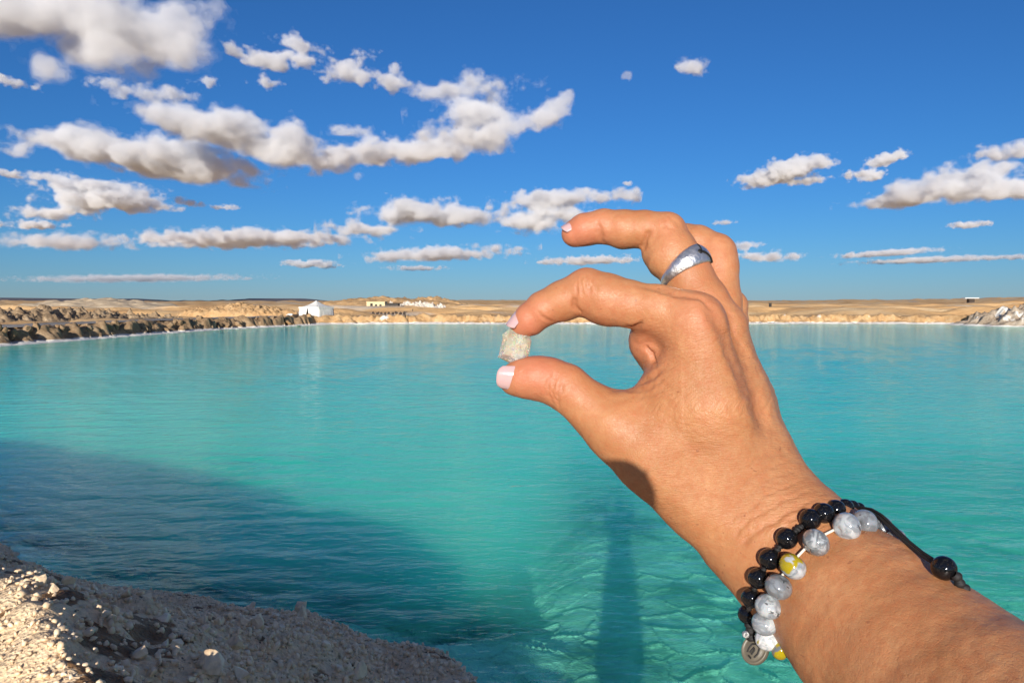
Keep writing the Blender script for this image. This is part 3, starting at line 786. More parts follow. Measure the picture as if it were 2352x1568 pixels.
vol6 = np.einsum('ij,ij->i', hv_[hf_[:, 0]], np.cross(hv_[hf_[:, 1]], hv_[hf_[:, 2]])).sum()
hn = vnormals(hv_, hf_)
gs_ = np.array([0.0, 0, -1.0])
front = hn[np.argmin(hv_[:, 2] + 10 * np.abs(hv_[:, 0] - 0.08))]
if (hn * (hv_ - hv_.mean(0))).sum() < 0: hf_ = hf_[:, ::-1]; hn = -hn
FRONT = {}
def front_depth(px, py):
    """depth of the skin behind a frame position, None where the ray misses"""
    d = np.arange(fd.lo[2], fd.lo[2] + fd.h * (fd.n[2] - 1), fd.h * 0.5)
    ix = np.round(((px - 1176) / F * d - fd.lo[0]) / H).astype(int); iy = np.round(((784 - py) / F * d - fd.lo[1]) / H).astype(int); iz = np.round((d - fd.lo[2]) / H).astype(int)
    ok = (ix >= 0) & (iy >= 0) & (ix < fd.n[0]) & (iy < fd.n[1]) & (iz < fd.n[2])
    s_ = np.full(len(d), 1.0); s_[ok] = total[ix[ok], iy[ok], iz[ok]]
    k = np.argmax(s_ <= 0)
    return float(d[k]) if s_[k] <= 0 else None

# skin creases and folds, pressed into the surface facing the viewer: (points, depth mm, half width px)
creases = [
    ([(1316, 676), (1323, 697), (1334, 720)], 0.9, 6), ([(1238, 720), (1252, 730), (1268, 742)], 0.6, 5),
    ([(1328, 640), (1322, 660), (1324, 684)], 0.4, 3.5), ([(1340, 634), (1334, 655), (1336, 680)], 0.45, 3.5), ([(1354, 632), (1349, 654), (1352, 676)], 0.42, 3.5), ([(1368, 636), (1364, 655), (1368, 672)], 0.35, 3.5),
    ([(1374, 512), (1378, 540), (1388, 560)], 0.6, 5), ([(1487, 530), (1481, 550), (1474, 570)], 1.0, 7),
    ([(1520, 500), (1528, 520), (1546, 534)], 0.2, 4), ([(1534, 496), (1544, 514), (1560, 526)], 0.2, 4),
    ([(1434, 752), (1450, 757), (1466, 748), (1478, 736)], 1.0, 6), ([(1480, 798), (1500, 814), (1504, 836)], 1.3, 6), ([(1452, 790), (1480, 785), (1500, 790)], 0.4, 6),
    ([(1404, 899), (1440, 890), (1490, 872), (1530, 845)], 0.9, 8), ([(1432, 902), (1480, 895), (1530, 870)], 0.45, 6), ([(1440, 915), (1500, 905), (1550, 880)], 0.3, 6),
    ([(1269, 852), (1260, 888), (1263, 908), (1272, 926)], 0.55, 4), ([(1277, 858), (1271, 888), (1274, 908), (1282, 930)], 0.6, 4), ([(1291, 872), (1285, 908), (1284, 938)], 0.45, 4), ([(1258, 870), (1252, 895), (1256, 912)], 0.3, 4),
    ([(1616, 688), (1650, 742), (1690, 830), (1730, 920), (1765, 1000)], 1.3, 17), ([(1662, 700), (1690, 765), (1712, 830)], 0.7, 9),
    ([(1825, 1052), (1772, 1072), (1721, 1105), (1670, 1145)], 0.5, 4), ([(1838, 1075), (1780, 1098), (1716, 1140), (1668, 1182)], 0.35, 4), ([(1850, 1098), (1790, 1122), (1722, 1166), (1660, 1215)], 0.5, 4),
    ([(1866, 1118), (1800, 1148), (1730, 1190), (1670, 1236)], 0.35, 4), ([(1880, 1140), (1820, 1170), (1742, 1216), (1680, 1262)], 0.55, 7), ([(1896, 1150), (1830, 1192), (1760, 1240)], 0.3, 6), ([(1808, 1036), (1752, 1052), (1700, 1082)], 0.3, 6),
    ([(1470, 655), (1520, 668), (1575, 682), (1618, 692), (1640, 712)], 0.7, 6),
]
vd = hv_[:, 2]
vpx = 1176 + F * hv_[:, 0] / vd; vpy = 784 - F * hv_[:, 1] / vd
facing = sstep(0.05, 0.35, -hn[:, 2])
disp = np.zeros(len(hv_)); fold = np.zeros(len(hv_))
for pts, dep, w in creases:
    pts = np.array(pts, float); wob = 2.0
    sel = np.where((vpx > pts[:, 0].min() - 5 * w) & (vpx < pts[:, 0].max() + 5 * w) & (vpy > pts[:, 1].min() - 5 * w) & (vpy < pts[:, 1].max() + 5 * w))[0]
    if len(sel) == 0: continue
    x_ = vpx[sel] + fbm(vpx[sel] / 22, vpy[sel] / 22, o=2, s=5) * 5 * wob; y_ = vpy[sel] + fbm(vpx[sel] / 22, vpy[sel] / 22, o=2, s=6) * 5 * wob
    seg, q = resample(pts, 3.0)
    best = np.full(len(sel), 1e9); bt = np.zeros(len(sel))
    for i in range(len(seg)):
        d = np.hypot(x_ - seg[i, 0], y_ - seg[i, 1]); nb_ = d < best; best = np.where(nb_, d, best); bt = np.where(nb_, i / (len(seg) - 1), bt)
    fade = np.clip(np.minimum(bt, 1 - bt) * 5 + 0.15, 0, 1)
    g1 = np.exp(-(best / w) ** 2); g2 = np.exp(-(best / (2.3 * w)) ** 2)
    disp[sel] += (-(1.7 if pts[:, 1].max() < 1040 else 1.45) * dep * 1e-3 * (g1 - 0.35 * g2)) * fade * facing[sel]
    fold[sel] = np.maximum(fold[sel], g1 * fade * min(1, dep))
# bony knuckles, tendons and the soft unevenness of flesh
for (bx, by, rad_, hgt) in ((1590, 712, 46, 0.9), (1346, 640, 34, 0.5), (1540, 512, 30, 0.4), (1410, 965, 50, 0.4), (1836, 1190, 60, 0.6)):
    disp += 1e-3 * hgt * np.exp(-((vpx - bx) ** 2 + (vpy - by) ** 2) / rad_ ** 2) * facing
disp += 0.00035 * fbm(vpx / 38, vpy / 38, hv_[:, 2] * 140, o=3, s=90)
# fine lines across the back of the hand
ang = np.radians(-14 + 26 * sstep(900, 1250, vpy))
cross = -vpx * np.sin(ang) + vpy * np.cos(ang)
along = vpx * np.cos(ang) + vpy * np.sin(ang)
ln = vnoise(along / 26, cross / 5.2, s=95) + 0.6 * vnoise(along / 15, cross / 3.4, s=96)
zone = sstep(1420, 1560, vpx) * sstep(690, 780, vpy) * (1 - sstep(1180, 1300, vpy))
disp += 0.00018 * ln * zone * facing
body_zone = 0.18 + 0.82 * zone
hv2 = hv_ + hn * disp[:, None]
tips = np.zeros(len(hv_))
for (bx, by, r_, k_) in ((1200, 750, 75, 1.0), (1325, 545, 80, 1.0), (1225, 850, 90, 0.9), (1340, 690, 50, 0.35), (1600, 720, 70, 0.45), (1640, 590, 60, 0.4), (1530, 530, 45, 0.4), (1480, 800, 60, 0.6), (1400, 720, 60, 0.35)):
    tips = np.maximum(tips, k_ * np.exp(-((vpx - bx) ** 2 + (vpy - by) ** 2) / r_ ** 2))
M3 = np.stack([RGT, UPV, FWD], 0)
hand_w = CAM + hv2 @ M3

# the rest of the body (behind the lens): coarse field joined to the same mesh
class BodyField(Field): pass
bf = Field((-0.48, -0.62, 1.30), (0.48, 0.40, 3.00), 0.014)
bfield = np.full(tuple(bf.n), 0.3, np.float32); cfield = bfield.copy(); hfield = bfield.copy()
def bchain(field, pts, k=0.03, sz=1.0):
    for A_, B_ in zip(pts[:-1], pts[1:]):
        a = np.array(A_[:3], np.float32); b = np.array(B_[:3], np.float32); r = max(A_[3], B_[3]) + k + 0.06
        sl = bf.box(np.minimum(a, b) - r, np.maximum(a, b) + r)
        field[sl] = smin(field[sl], cone(bf.coords(sl), a, b, A_[3], B_[3], sz), k)
e0 = CAM + np.array([*(cs(2330, 1720, -100)[0])]) @ M3
elbow = np.array([0.235, 0.10, 2.80])
SH = np.array([0.17, -0.16, 2.56])
bchain(bfield, [(*e0, 0.034), (*elbow, 0.041), (*SH, 0.052)], 0.02)
bchain(bfield, [(-0.17, -0.16, 2.56, 0.052), (-0.26, -0.02, 2.74, 0.04), (-0.17, -0.05, 2.95, 0.026), (-0.145, -0.035, 2.965, 0.028)], 0.02)
bchain(bfield, [(0, -0.2, 2.30, 0.13), (0, -0.2, 2.52, 0.12), (0, -0.2, 2.62, 0.055), (0, -0.19, 2.72, 0.055)], 0.05)
bchain(bfield, [(0, -0.19, 2.78, 0.083), (0, -0.20, 2.83, 0.088)], 0.03)
bchain(bfield, [(0, -0.075, 2.765, 0.014), (0, -0.098, 2.80, 0.01)], 0.015)          # nose
for sx in (-1, 1):
    bchain(bfield, [(sx * 0.086, -0.20, 2.77, 0.014), (sx * 0.09, -0.21, 2.81, 0.018)], 0.012)
    bchain(bfield, [(sx * 0.09, -0.21, 2.05, 0.10), (sx * 0.09, -0.20, 1.72, 0.062), (sx * 0.09, -0.22, 1.40, 0.042), (sx * 0.10, -0.12, 1.36, 0.035)], 0.03)
bchain(bfield, [(0, -0.2, 2.30, 0.13), (0, -0.21, 2.08, 0.14)], 0.05)
bchain(cfield, [(*(SH * 0.6 + elbow * 0.4), 0.066), (*SH, 0.075), (0, -0.19, 2.52, 0.12), (-0.17, -0.16, 2.56, 0.075), (-0.205, -0.10, 2.64, 0.066)], 0.04)
bchain(cfield, [(0, -0.2, 2.48, 0.14), (0, -0.2, 2.25, 0.145), (0, -0.21, 2.0, 0.18), (0, -0.21, 1.55, 0.23)], 0.05)
bchain(hfield, [(0, -0.225, 2.815, 0.100), (0, -0.27, 2.60, 0.075)], 0.03)
def body_part(field):
    v, f = vdb_mesh(field, bf.lo, 0.014)
    n = vnormals(v, f)
    if (n * (v - v.mean(0))).sum() < 0: f = f[:, ::-1]
    return v, f
bv, bfc = body_part(bfield)
allv = np.concatenate([hand_w, bv]); allf = np.concatenate([hf_[:, ::-1], bfc + len(hand_w)])   # lens space is mirrored
person_me = np_mesh('person', allv, allf)
z0_ = np.zeros(len(bv)); attr(person_me, 'along', np.concatenate([along, z0_])); attr(person_me, 'cross', np.concatenate([cross, z0_])); attr(person_me, 'lines', np.concatenate([body_zone, z0_]))
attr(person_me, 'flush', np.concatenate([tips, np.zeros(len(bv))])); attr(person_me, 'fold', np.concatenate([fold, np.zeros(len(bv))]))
m_skin, N = new_mat('skin'); p = N.obj()
n1 = N.noise(p, 45, 5, 0.6); n2 = N.noise(p, 260, 4, 0.65); n3 = N.noise(p, 900, 3, 0.6)
c = N.mix(N.ramp(n1, [(0.35, 0), (0.65, 1)]), (0.42, 0.184, 0.076), (0.51, 0.242, 0.108))
c = N.mix(N.ramp(n2, [(0.40, 0), (0.66, 0.6)]), c, (0.43, 0.150, 0.058))
c = N.mix(N.ramp(N.noise(p, 430, 1, 0.4), [(0.755, 0), (0.79, 0.55)]), c, (0.24, 0.085, 0.04))
c = N.mix(N.math('MULTIPLY', N.attr('flush'), 0.62), c, (0.56, 0.175, 0.105))
c = N.mix(N.math('MULTIPLY', N.attr('fold'), 0.45), c, (0.36, 0.13, 0.06))  # creases redder, with their shade also darkened into the skin colour
vo = N.voro(N.map(p, (1, 1, 1)), 850, 'DISTANCE_TO_EDGE')
vo2 = N.voro(N.map(p, (1.4, 0.7, 1), (0.3, 0.2, 0.5)), 420, 'DISTANCE_TO_EDGE')
h = N.math('ADD', N.math('MULTIPLY', N.math('MINIMUM', vo, 0.12), 1.6), N.math('MULTIPLY', N.math('MINIMUM', vo2, 0.1), 2.0))
h = N.math('ADD', h, N.math('MULTIPLY', n3, 0.5))
nr = N.bump(h, 0.30, 0.0007); nr = N.bump(n2, 0.14, 0.0012, nr)
cxyz = N.node('CombineXYZ'); N.link(N.math('MULTIPLY', N.attr('along'), 0.055), cxyz.inputs[0]); N.link(N.math('MULTIPLY', N.attr('cross'), 0.21), cxyz.inputs[1])
fl = N.noise(cxyz.outputs[0], 1.0, 3, 0.6, 0.4)
nr = N.bump(N.math('MULTIPLY', fl, N.attr('lines')), 0.5, 0.0012, nr)
b = N.bsdf(c, N.ramp(n2, [(0.3, 0.40), (0.7, 0.55)]), nr, Subsurface_Weight=0.22, Subsurface_Scale=0.0035, Specular_IOR_Level=0.42)
b.inputs['Subsurface Radius'].default_value = (1.0, 0.38, 0.2)
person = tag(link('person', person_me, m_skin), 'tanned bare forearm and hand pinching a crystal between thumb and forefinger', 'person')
m_cloth = mat_plain('linen_dress', (0.62, 0.58, 0.50), 0.9, 0.1, 60, 0.3)
link('dress', np_mesh('dress', *body_part(cfield)), m_cloth, person)
link('hair', np_mesh('hair', *body_part(hfield)), mat_plain('dark_hair', (0.03, 0.018, 0.01), 0.5, 0.3, 80, 0.5), person)

# finger nails: lacquered curved plates
m_nail, N = new_mat('pale_lacquer'); p = N.obj()
N.bsdf(N.mix(N.noise(p, 120, 2), (0.56, 0.36, 0.35), (0.60, 0.40, 0.39)), 0.18, None, Coat_Weight=0.6, Coat_Roughness=0.05, Subsurface_Weight=0.15, Subsurface_Scale=0.002)
def cw(v): return np.asarray(v, float) @ M3
def nail(px, py, d, axis, normal, length, width, curve, taper=0.88, lift=0.0):
    """a curved plate: px,py,d = root centre; axis and normal in lens space"""
    a = np.array(axis, float); a /= np.linalg.norm(a); n = np.array(normal, float); n -= a * (n @ a); n /= np.linalg.norm(n); w = np.cross(a, n)
    c0 = np.array([(px - 1176) / F * d, (784 - py) / F * d, d])
    nu, nv = 16, 18; v = []
    for layer in (0, 1):
        for i in range(nu + 1):
            u = i / nu
            for j in range(nv + 1):
                s_ = 2 * j / nv - 1
                hw = width / 2 * (1 - (1 - taper) * u) * (1.0 - 0.10 * (1 - min(1, u / 0.12)) ** 2)
                le = length * u
                end = 1 - 0.16 * abs(s_) ** 3.2 * u - 0.0
                root = 0.12 * length * (1 - abs(s_) ** 2.4) * (1 - u)
                th = s_ * curve
                x_ = math.sin(th) / math.sin(curve) * hw; z_ = (math.cos(th) - 1) / math.sin(curve) * hw
                arch = -0.10 * length * (u - 0.45) ** 2 + lift * u
                q = c0 + a * (le * end - root) + w * x_ + n * (z_ + arch - (0.0006 if layer else 0) - (0.0003 * (abs(s_) ** 6) if not layer else 0))
                v.append(q)
    f0 = grid_faces(nu + 1, nv + 1); k = (nu + 1) * (nv + 1); f = np.concatenate([f0, f0[:, ::-1] + k])
    rim = [i for i in range(nv + 1)] + [i * (nv + 1) + nv for i in range(1, nu + 1)] + [nu * (nv + 1) + j for j in range(nv - 1, -1, -1)] + [i * (nv + 1) for i in range(nu - 1, 0, -1)]
    r = np.array(rim); r2 = np.roll(r, -1)
    f = np.concatenate([f, np.stack([r, r + k, r2 + k, r2], 1)])
    return link('fingernail', np_mesh('fingernail', CAM + np.array(v) @ M3, f), m_nail, person)
dth = front_depth(1190, 870) or 0.335
nail(1217, 875, dth + 0.0002, (-1, 0.09, 0.08), (-0.05, -0.18, -1), 0.0150, 0.0122, 0.72, 0.86)
nail(1192, 707, D0 + 0.0105, (-26, -32, 3), (-0.80, 0.56, -0.34), 0.0096, 0.0098, 0.9, 0.9)
nail(1334, 498, D0 + 0.0305, (-46, -21, 4), (-0.35, 0.90, -0.36), 0.0106, 0.0098, 0.9, 0.9)

# ------------------------------------------------------------------ silver ring
def lens(px, py, dz): return cs(px, py, dz)[0].astype(float)
m_silver, N = new_mat('hammered_silver'); p = N.obj()
vz = N.voro(p, 420); nz = N.noise(p, 300, 4, 0.6)
c = N.mix(N.ramp(N.noise(p, 160, 4, 0.6), [(0.45, 0), (0.75, 0.6)]), (0.86, 0.85, 0.83), (0.50, 0.49, 0.48))
N.bsdf(c, N.ramp(nz, [(0.3, 0.34), (0.7, 0.50)]), N.bump(N.math('ADD', N.math('MULTIPLY', vz, 0.4), N.math('MULTIPLY', nz, 0.9)), 0.5, 0.0009), Metallic=1.0)
ra0, ra1 = lens(1612, 688, 14.5), lens(1546, 583, 23)
ra = ra1 - ra0; ra /= np.linalg.norm(ra)
rc = lens(1573, 622, 19.5)
n1 = np.array([0, 0, -1.0]); n1 -= ra * (n1 @ ra); n1 /= np.linalg.norm(n1); n2 = np.cross(ra, n1)
if n2[0] < 0: n2 = -n2
RI = 57.5 / F * (D0 + 0.0195)
def ring_pt(th, s_, lift=0.0):
    """th: 0 faces the viewer, positive to the right; s_ in -1..1 across the band"""
    k = 0.5 + 0.5 * math.cos(th - 0.75)
    half = 0.0017 + 0.0032 * k ** 1.6
    dome = 0.0016 * (1 - 0.75 * s_ * s_) * (0.75 + 0.5 * k)
    rad_ = RI + 0.0002 + dome + lift
    skew = 0.0013 * math.sin(th + 0.3)
    return rc + ra * (s_ * half + skew) + (n1 * math.cos(th) + n2 * math.sin(th)) * rad_
nt, ns = 96, 14
rv = []
for i in range(nt):
    th = 2 * math.pi * i / nt
    for j in range(ns):
        s_ = -1 + 2 * j / (ns - 1); rv.append(ring_pt(th, s_))
    for j in range(ns):
        s_ = 1 - 2 * j / (ns - 1); q = ring_pt(th, s_); o_ = q - rc; ax = ra * (o_ @ ra); rd = o_ - ax; rd /= np.linalg.norm(rd); rv.append(rc + ax * 0.985 + rd * RI)
rf = []
M_ = 2 * ns
for i in range(nt):
    for j in range(M_):
        rf.append((i * M_ + j, i * M_ + (j + 1) % M_, ((i + 1) % nt) * M_ + (j + 1) % M_, ((i + 1) % nt) * M_ + j))
def lens_mesh(name, v, f): return np_mesh(name, CAM + np.array(v) @ M3, f)
def tube(path, r, n=8, closed=False):
    """round cord along a list of points"""
    path = np.array(path, float); v, f = [], []
    t = np.gradient(path, axis=0); t /= np.maximum(np.linalg.norm(t, axis=1), 1e-9)[:, None]
    ref = np.array([0.3, 0.5, 0.81])
    for i, q in enumerate(path):
        a = np.cross(t[i], ref); a /= np.linalg.norm(a); b = np.cross(t[i], a)
        rr2 = r[i] if hasattr(r, '__len__') else r
        for k in range(n): v.append(q + (a * math.cos(2 * math.pi * k / n) + b * math.sin(2 * math.pi * k / n)) * rr2)
    for i in range(len(path) - 1):
        for k in range(n): f.append((i * n + k, i * n + (k + 1) % n, (i + 1) * n + (k + 1) % n, (i + 1) * n + k))
    return v, f
ring = empty('finger_ring', CAM + rc @ M3)
tag(ring, 'silver ring with a hammered broad band worn on the middle finger', 'ring')
def child(name, me, m, parent, smooth=True):
    o = link(name, me, m, parent, smooth); o.matrix_parent_inverse = Matrix.Translation(-Vector(parent.location)); return o
band = child('band', lens_mesh('band', rv, rf), m_silver, ring)
m_black = mat_plain('black_groove', (0.012, 0.011, 0.010), 0.6, 0.2, 300, 0.1)
gp = [ring_pt(0.62 + 0.10 * k, 0.02 - 0.11 * k - 0.012 * k * k, 0.0) for k in np.linspace(0, 6, 24)]
child('groove', lens_mesh('groove', *tube(gp, 0.00062)), m_black, band)
gp = [ring_pt(0.66 + 0.03 * k, 0.05 + 0.16 * k, -0.00012) for k in np.linspace(0, 5.6, 20)]
child('groove', lens_mesh('groove', *tube(gp, 0.00045)), m_black, band)
gp = [ring_pt(0.58, 0.03, -0.0006), ring_pt(0.58, 0.03, 0.0002)]
child('pin_hole', lens_mesh('pin_hole', *tube(gp + [ring_pt(0.58, 0.03, 0.00022)], [0.0011, 0.0011, 0.00001], 12)), m_black, band)

# ------------------------------------------------------------------ salt crystal between the finger tips
m_salt, N = new_mat('clear_salt'); p = N.obj()
nz = N.noise(p, 260, 5, 0.65)
c = N.mix(N.ramp(nz, [(0.4, 0), (0.65, 1)]), (0.92, 0.74, 0.54), (0.98, 0.88, 0.74))
N.bsdf(c, N.ramp(nz, [(0.45, 0.12), (0.65, 0.35)]), N.bump(nz, 0.15, 0.0006), Transmission_Weight=0.68, IOR=1.3, Subsurface_Weight=0.35, Subsurface_Scale=0.008)
outl = [(1141, 822), (1151, 793), (1155, 768), (1172, 753), (1194, 757), (1216, 764), (1222, 784), (1216, 808), (1209, 832), (1186, 842), (1165, 829)]
ctr = np.mean(outl, 0); cv = []
cr_ = np.random.default_rng(4)
layers = [(-6.2, 0.30), (-5.2, 0.66), (-2.2, 0.97), (0.6, 1.0), (3.4, 0.9), (6.0, 0.45)]
for dz, k in layers:
    for (a, b) in outl:
        q = ctr + (np.array([a, b]) - ctr) * k * (1 + cr_.uniform(-0.07, 0.05)); cv.append(lens(q[0], q[1], 15 + dz + cr_.uniform(-0.8, 0.8)))
no = len(outl); cf = []
for i in range(len(layers) - 1):
    for k in range(no): cf.append((i * no + k, i * no + (k + 1) % no, (i + 1) * no + (k + 1) % no, (i + 1) * no + k))
cv.append(lens(ctr[0] - 4, ctr[1] + 2, 8.2)); cv.append(lens(ctr[0], ctr[1], 22))
ct_ = [(k, (k + 1) % no, len(cv) - 2) for k in range(no)] + [((len(layers) - 1) * no + k, (len(layers) - 1) * no + (k + 1) % no, len(cv) - 1) for k in range(no)]
me = py_mesh('salt_piece', CAM + np.array(cv) @ M3, [tuple(q) for q in cf] + ct_, m_salt)
import bmesh
bm = bmesh.new(); bm.from_mesh(me); bmesh.ops.triangulate(bm, faces=bm.faces)
for vx in bm.verts:
    n_ = float(fbm(np.array([vx.co.x * 520]), np.array([vx.co.y * 520]), np.array([vx.co.z * 520]), o=2, s=4)[0]); vx.co += Vector((vx.co - Vector(CAM + lens(ctr[0], ctr[1], 15) @ M3))) * 0.10 * n_
bmesh.ops.recalc_face_normals(bm, faces=bm.faces); bm.to_mesh(me); bm.free()
tag(link('salt_crystal', me, None, None, smooth=False), 'clear jagged salt crystal pinched between thumb and index finger', 'crystal')

# ------------------------------------------------------------------ bracelets
def bead_depth(px, py, r):
    d = front_depth(px, py); k = 0; x_, y_ = px, py
    while d is None and k < 80:
        x_ += (1850 - x_) * 0.03; y_ += (1300 - y_) * 0.03; d = front_depth(x_, y_); k += 1
    return (d if d else 0.32) - (r / F * 0.32) * (0.80 if k == 0 else 0.0)
def sphere_mesh(name, m, nu=28, nv=18):
    v = [(0, 0, 1)]
    for i in range(1, nv):
        for j in range(nu):
            a, b = math.pi * i / nv, 2 * math.pi * j / nu; v.append((math.sin(a) * math.cos(b), math.sin(a) * math.sin(b), math.cos(a)))
    v.append((0, 0, -1)); f = []
    for j in range(nu): f.append((0, 1 + j, 1 + (j + 1) % nu))
    for i in range(nv - 2):
        for j in range(nu): a = 1 + i * nu + j; b = 1 + i * nu + (j + 1) % nu; f.append((a, a + nu, b + nu, b))
    e = len(v) - 1
    for j in range(nu): f.append((e, e - nu + (j + 1) % nu, e - nu + j))
    return py_mesh(name, v, f, m)
m_jet, N = new_mat('black_onyx')
N.bsdf((0.006, 0.006, 0.007), 0.07, None, Specular_IOR_Level=0.5)
m_cord = mat_plain('black_cord', (0.012, 0.011, 0.011), 0.7, 0.3, 900, 0.6)
black_me = sphere_mesh('bead', m_jet)
br1 = empty('bead_bracelet', P(1850, 1297, 0.31)); tag(br1, 'bracelet of black round beads on a knotted cord around the wrist', 'bracelet')
def place(o, parent, c, r, axis=None, squash=1.0, roll=0.0):
    o.parent = parent; o.matrix_parent_inverse = Matrix.Translation(-Vector(parent.location))
    q = Vector(axis).to_track_quat('Z', 'Y') if axis is not None else Matrix.Identity(3).to_quaternion()
    o.matrix_basis = Matrix.Translation(Vector(c)) @ q.to_matrix().to_4x4() @ Matrix.Rotation(roll, 4, 'Z') @ Matrix.Diagonal((r, r, r * squash, 1))
blk = [(1972, 1168, 15, 4), (1957, 1165, 17, 3), (1941, 1165, 20, 2), (1920, 1169, 22, 1), (1892, 1178, 23.5, 0), (1861, 1192, 24.5, 0), (1807, 1236, 24.5, 0), (1768, 1283, 24.5, 0), (1742, 1327, 24, 0), (1726, 1372, 23, 0), (1717, 1410, 22, 0)]
bc = []
for (a, b, r, extra_d) in blk:
    d = bead_depth(a, b, r) + extra_d * 0.004
    bc.append(P(a, b, d))
    o = bpy.data.objects.new('bead', black_me); COL.objects.link(o); place(o, br1, bc[-1], r / F * d)
tail = [(1972, 1167), (2000, 1172), (2024, 1186), (2055, 1216), (2088, 1248), (2118, 1272), (2146, 1290)]
td = np.linspace(0.315, 0.264, len(tail))
tp = [P(a, b, d) for (a, b), d in zip(tail, td)]
tp_, _ = resample(np.array(tp), 0.0012)
for k in range(2):
    offp = tp_ + np.array([0.0006 * math.cos(0), 0, 0.0008]) * (1 if k else -1) * 0.6
    v, f = tube(offp, 0.0006, 8); child('cord', np_mesh('cord', v, f), m_cord, br1)
knots = []
cp, _ = resample(np.array(bc), 0.0010)
v, f = tube(cp, 0.0009, 8); child('cord', np_mesh('cord', v, f), m_cord, br1)
for A_, B_ in zip(bc[4:-1], bc[5:]):                                    # knots between the beads
    o = bpy.data.objects.new('knot', None); COL.objects.unlink(o) if o.name in COL.objects else None
    bpy.data.objects.remove(o)
    mid_ = (A_ + B_) / 2; ax = B_ - A_; ax /= np.linalg.norm(ax)
    hel = [mid_ + ax * (t_ - 0.5) * 0.0034 + 0.0010 * (np.cross(ax, [0, 0, 1]) * math.cos(t_ * 15) + np.cross(ax, np.cross(ax, [0, 0, 1])) * math.sin(t_ * 15)) for t_ in np.linspace(0, 1, 40)]
    v, f = tube(hel, 0.00075, 6); child('knot', np_mesh('knot', v, f), m_cord, br1)
o = bpy.data.objects.new('bead', black_me); COL.objects.link(o); place(o, br1, P(2168, 1304, 0.262), 28 / F * 0.262)
o = bpy.data.objects.new('bead', black_me); COL.objects.link(o); place(o, br1, P(2108, 1283, 0.322), 21 / F * 0.322)
tl_ = [P(a, b, 0.258) for a, b in [(2190, 1318), (2200, 1326), (2203, 1334), (2206, 1344), (2214, 1350), (2222, 1355)]]
q_, _ = resample(np.array(tl_), 0.0004)
v, f = tube(q_, 0.0012 + 0.0007 * np.abs(np.sin(np.linspace(0, 9, len(q_)))), 8); child('cord_end', np_mesh('cord_end', v, f), m_cord, br1)
# cord and charm below the last black bead
lowp = [P(1717, 1410, 0.312), P(1722, 1432, 0.311), P(1724, 1452, 0.311), P(1728, 1468, 0.311)]
q_, _ = resample(np.array(lowp), 0.0004)
v, f = tube(q_, 0.0015 + 0.0008 * np.abs(np.sin(np.linspace(0, 12, len(q_)))), 8); child('cord', np_mesh('cord', v, f), m_cord, br1)
sil_me = sphere_mesh('spacer', m_silver, 16, 10)
o = bpy.data.objects.new('spacer', sil_me); COL.objects.link(o); place(o, br1, P(1713, 1456, 0.310), 8.5 / F * 0.31)
m_charm, N = new_mat('carved_charm'); p = N.obj()
N.bsdf(N.mix(N.noise(p, 200, 4, 0.6), (0.07, 0.06, 0.042), (0.22, 0.19, 0.14)), 0.4, N.bump(N.noise(p, 500, 3), 0.3, 0.0005), Specular_IOR_Level=0.4)
cen = lens(1735, 1491, -19.5)
ca = np.array([0.55, 0.83, 0.1]); ca /= np.linalg.norm(ca); cn = np.array([-0.75, 0.10, -0.66]); cn -= ca * (cn @ ca); cn /= np.linalg.norm(cn); cb = np.cross(ca, cn)
cv, cf = [], []
n_c = 32
prof = [(0.0, 0.0016), (0.62, 0.0016), (0.72, 0.0011), (0.84, 0.0012), (0.94, 0.0019), (1.0, 0.0010), (1.0, -0.0010), (0.9, -0.0016), (0.0, -0.0016)]
for (k, zz) in prof:
    for j in range(n_c):
        th = 2 * math.pi * j / n_c; cv.append(cen + (ca * math.cos(th) * 0.0062 + cb * math.sin(th) * 0.0052) * max(k, 0.002) + cn * zz)
for i in range(len(prof) - 1):
    for j in range(n_c): cf.append((i * n_c + j, i * n_c + (j + 1) % n_c, (i + 1) * n_c + (j + 1) % n_c, (i + 1) * n_c + j))
charm = child('charm', lens_mesh('charm', cv, cf), m_charm, br1)
def on_charm(u, w, h_=0.0017): return cen + ca * u * 0.0062 + cb * w * 0.0052 + cn * h_
for path in ([(-0.45, -0.35), (-0.1, -0.45), (0.25, -0.35), (0.35, 0.0), (0.2, 0.3), (-0.15, 0.35), (-0.42, 0.3)], [(-0.4, -0.05), (-0.05, -0.1), (0.08, 0.05), (-0.35, 0.12)], [(0.5, -0.35), (0.58, 0.0), (0.48, 0.35)], [(-0.62, -0.2), (-0.55, 0.1)]):
    q_, _ = resample(np.array([on_charm(*a) for a in path]), 0.0003)
    o = child('engraving', lens_mesh('engraving', *tube(q_, 0.00036, 6)), m_black, charm)

# glass beads
def glass(name, base, swirl, spot, amount, seed):
    m, N = new_mat(name); p = N.obj()
    q = N.map(p, (1, 1, 1), (seed * 0.7, seed * 1.3, seed * 0.4), (seed * 3.1, seed * 1.7, seed * 2.3))
    a = N.ramp(N.noise(q, 1.1, 3, 0.5, 1.2), [(0.42, 0), (0.58, 1)])
    c = N.mix(a, base, swirl)
    c = N.mix(N.ramp(N.noise(q, 1.5, 2, 0.5, 0.8), [(0.66, 0), (0.70, 0.85)]), c, tuple(k * 0.22 for k in base))
    if amount > 0:
        s_ = N.ramp(N.noise(q, 0.75, 2, 0.5, 0.4), [(1 - amount, 0), (1 - amount + 0.035, 1)])
        c = N.mix(s_, c, spot)
    N.bsdf(c, 0.10, None, Coat_Weight=0.7, Coat_Roughness=0.04, Subsurface_Weight=0.15, Subsurface_Scale=0.003, Specular_IOR_Level=0.5)
    return m
GR, WH, LG, YE = (0.15, 0.16, 0.17), (0.43, 0.46, 0.47), (0.23, 0.25, 0.27), (0.36, 0.28, 0.006)
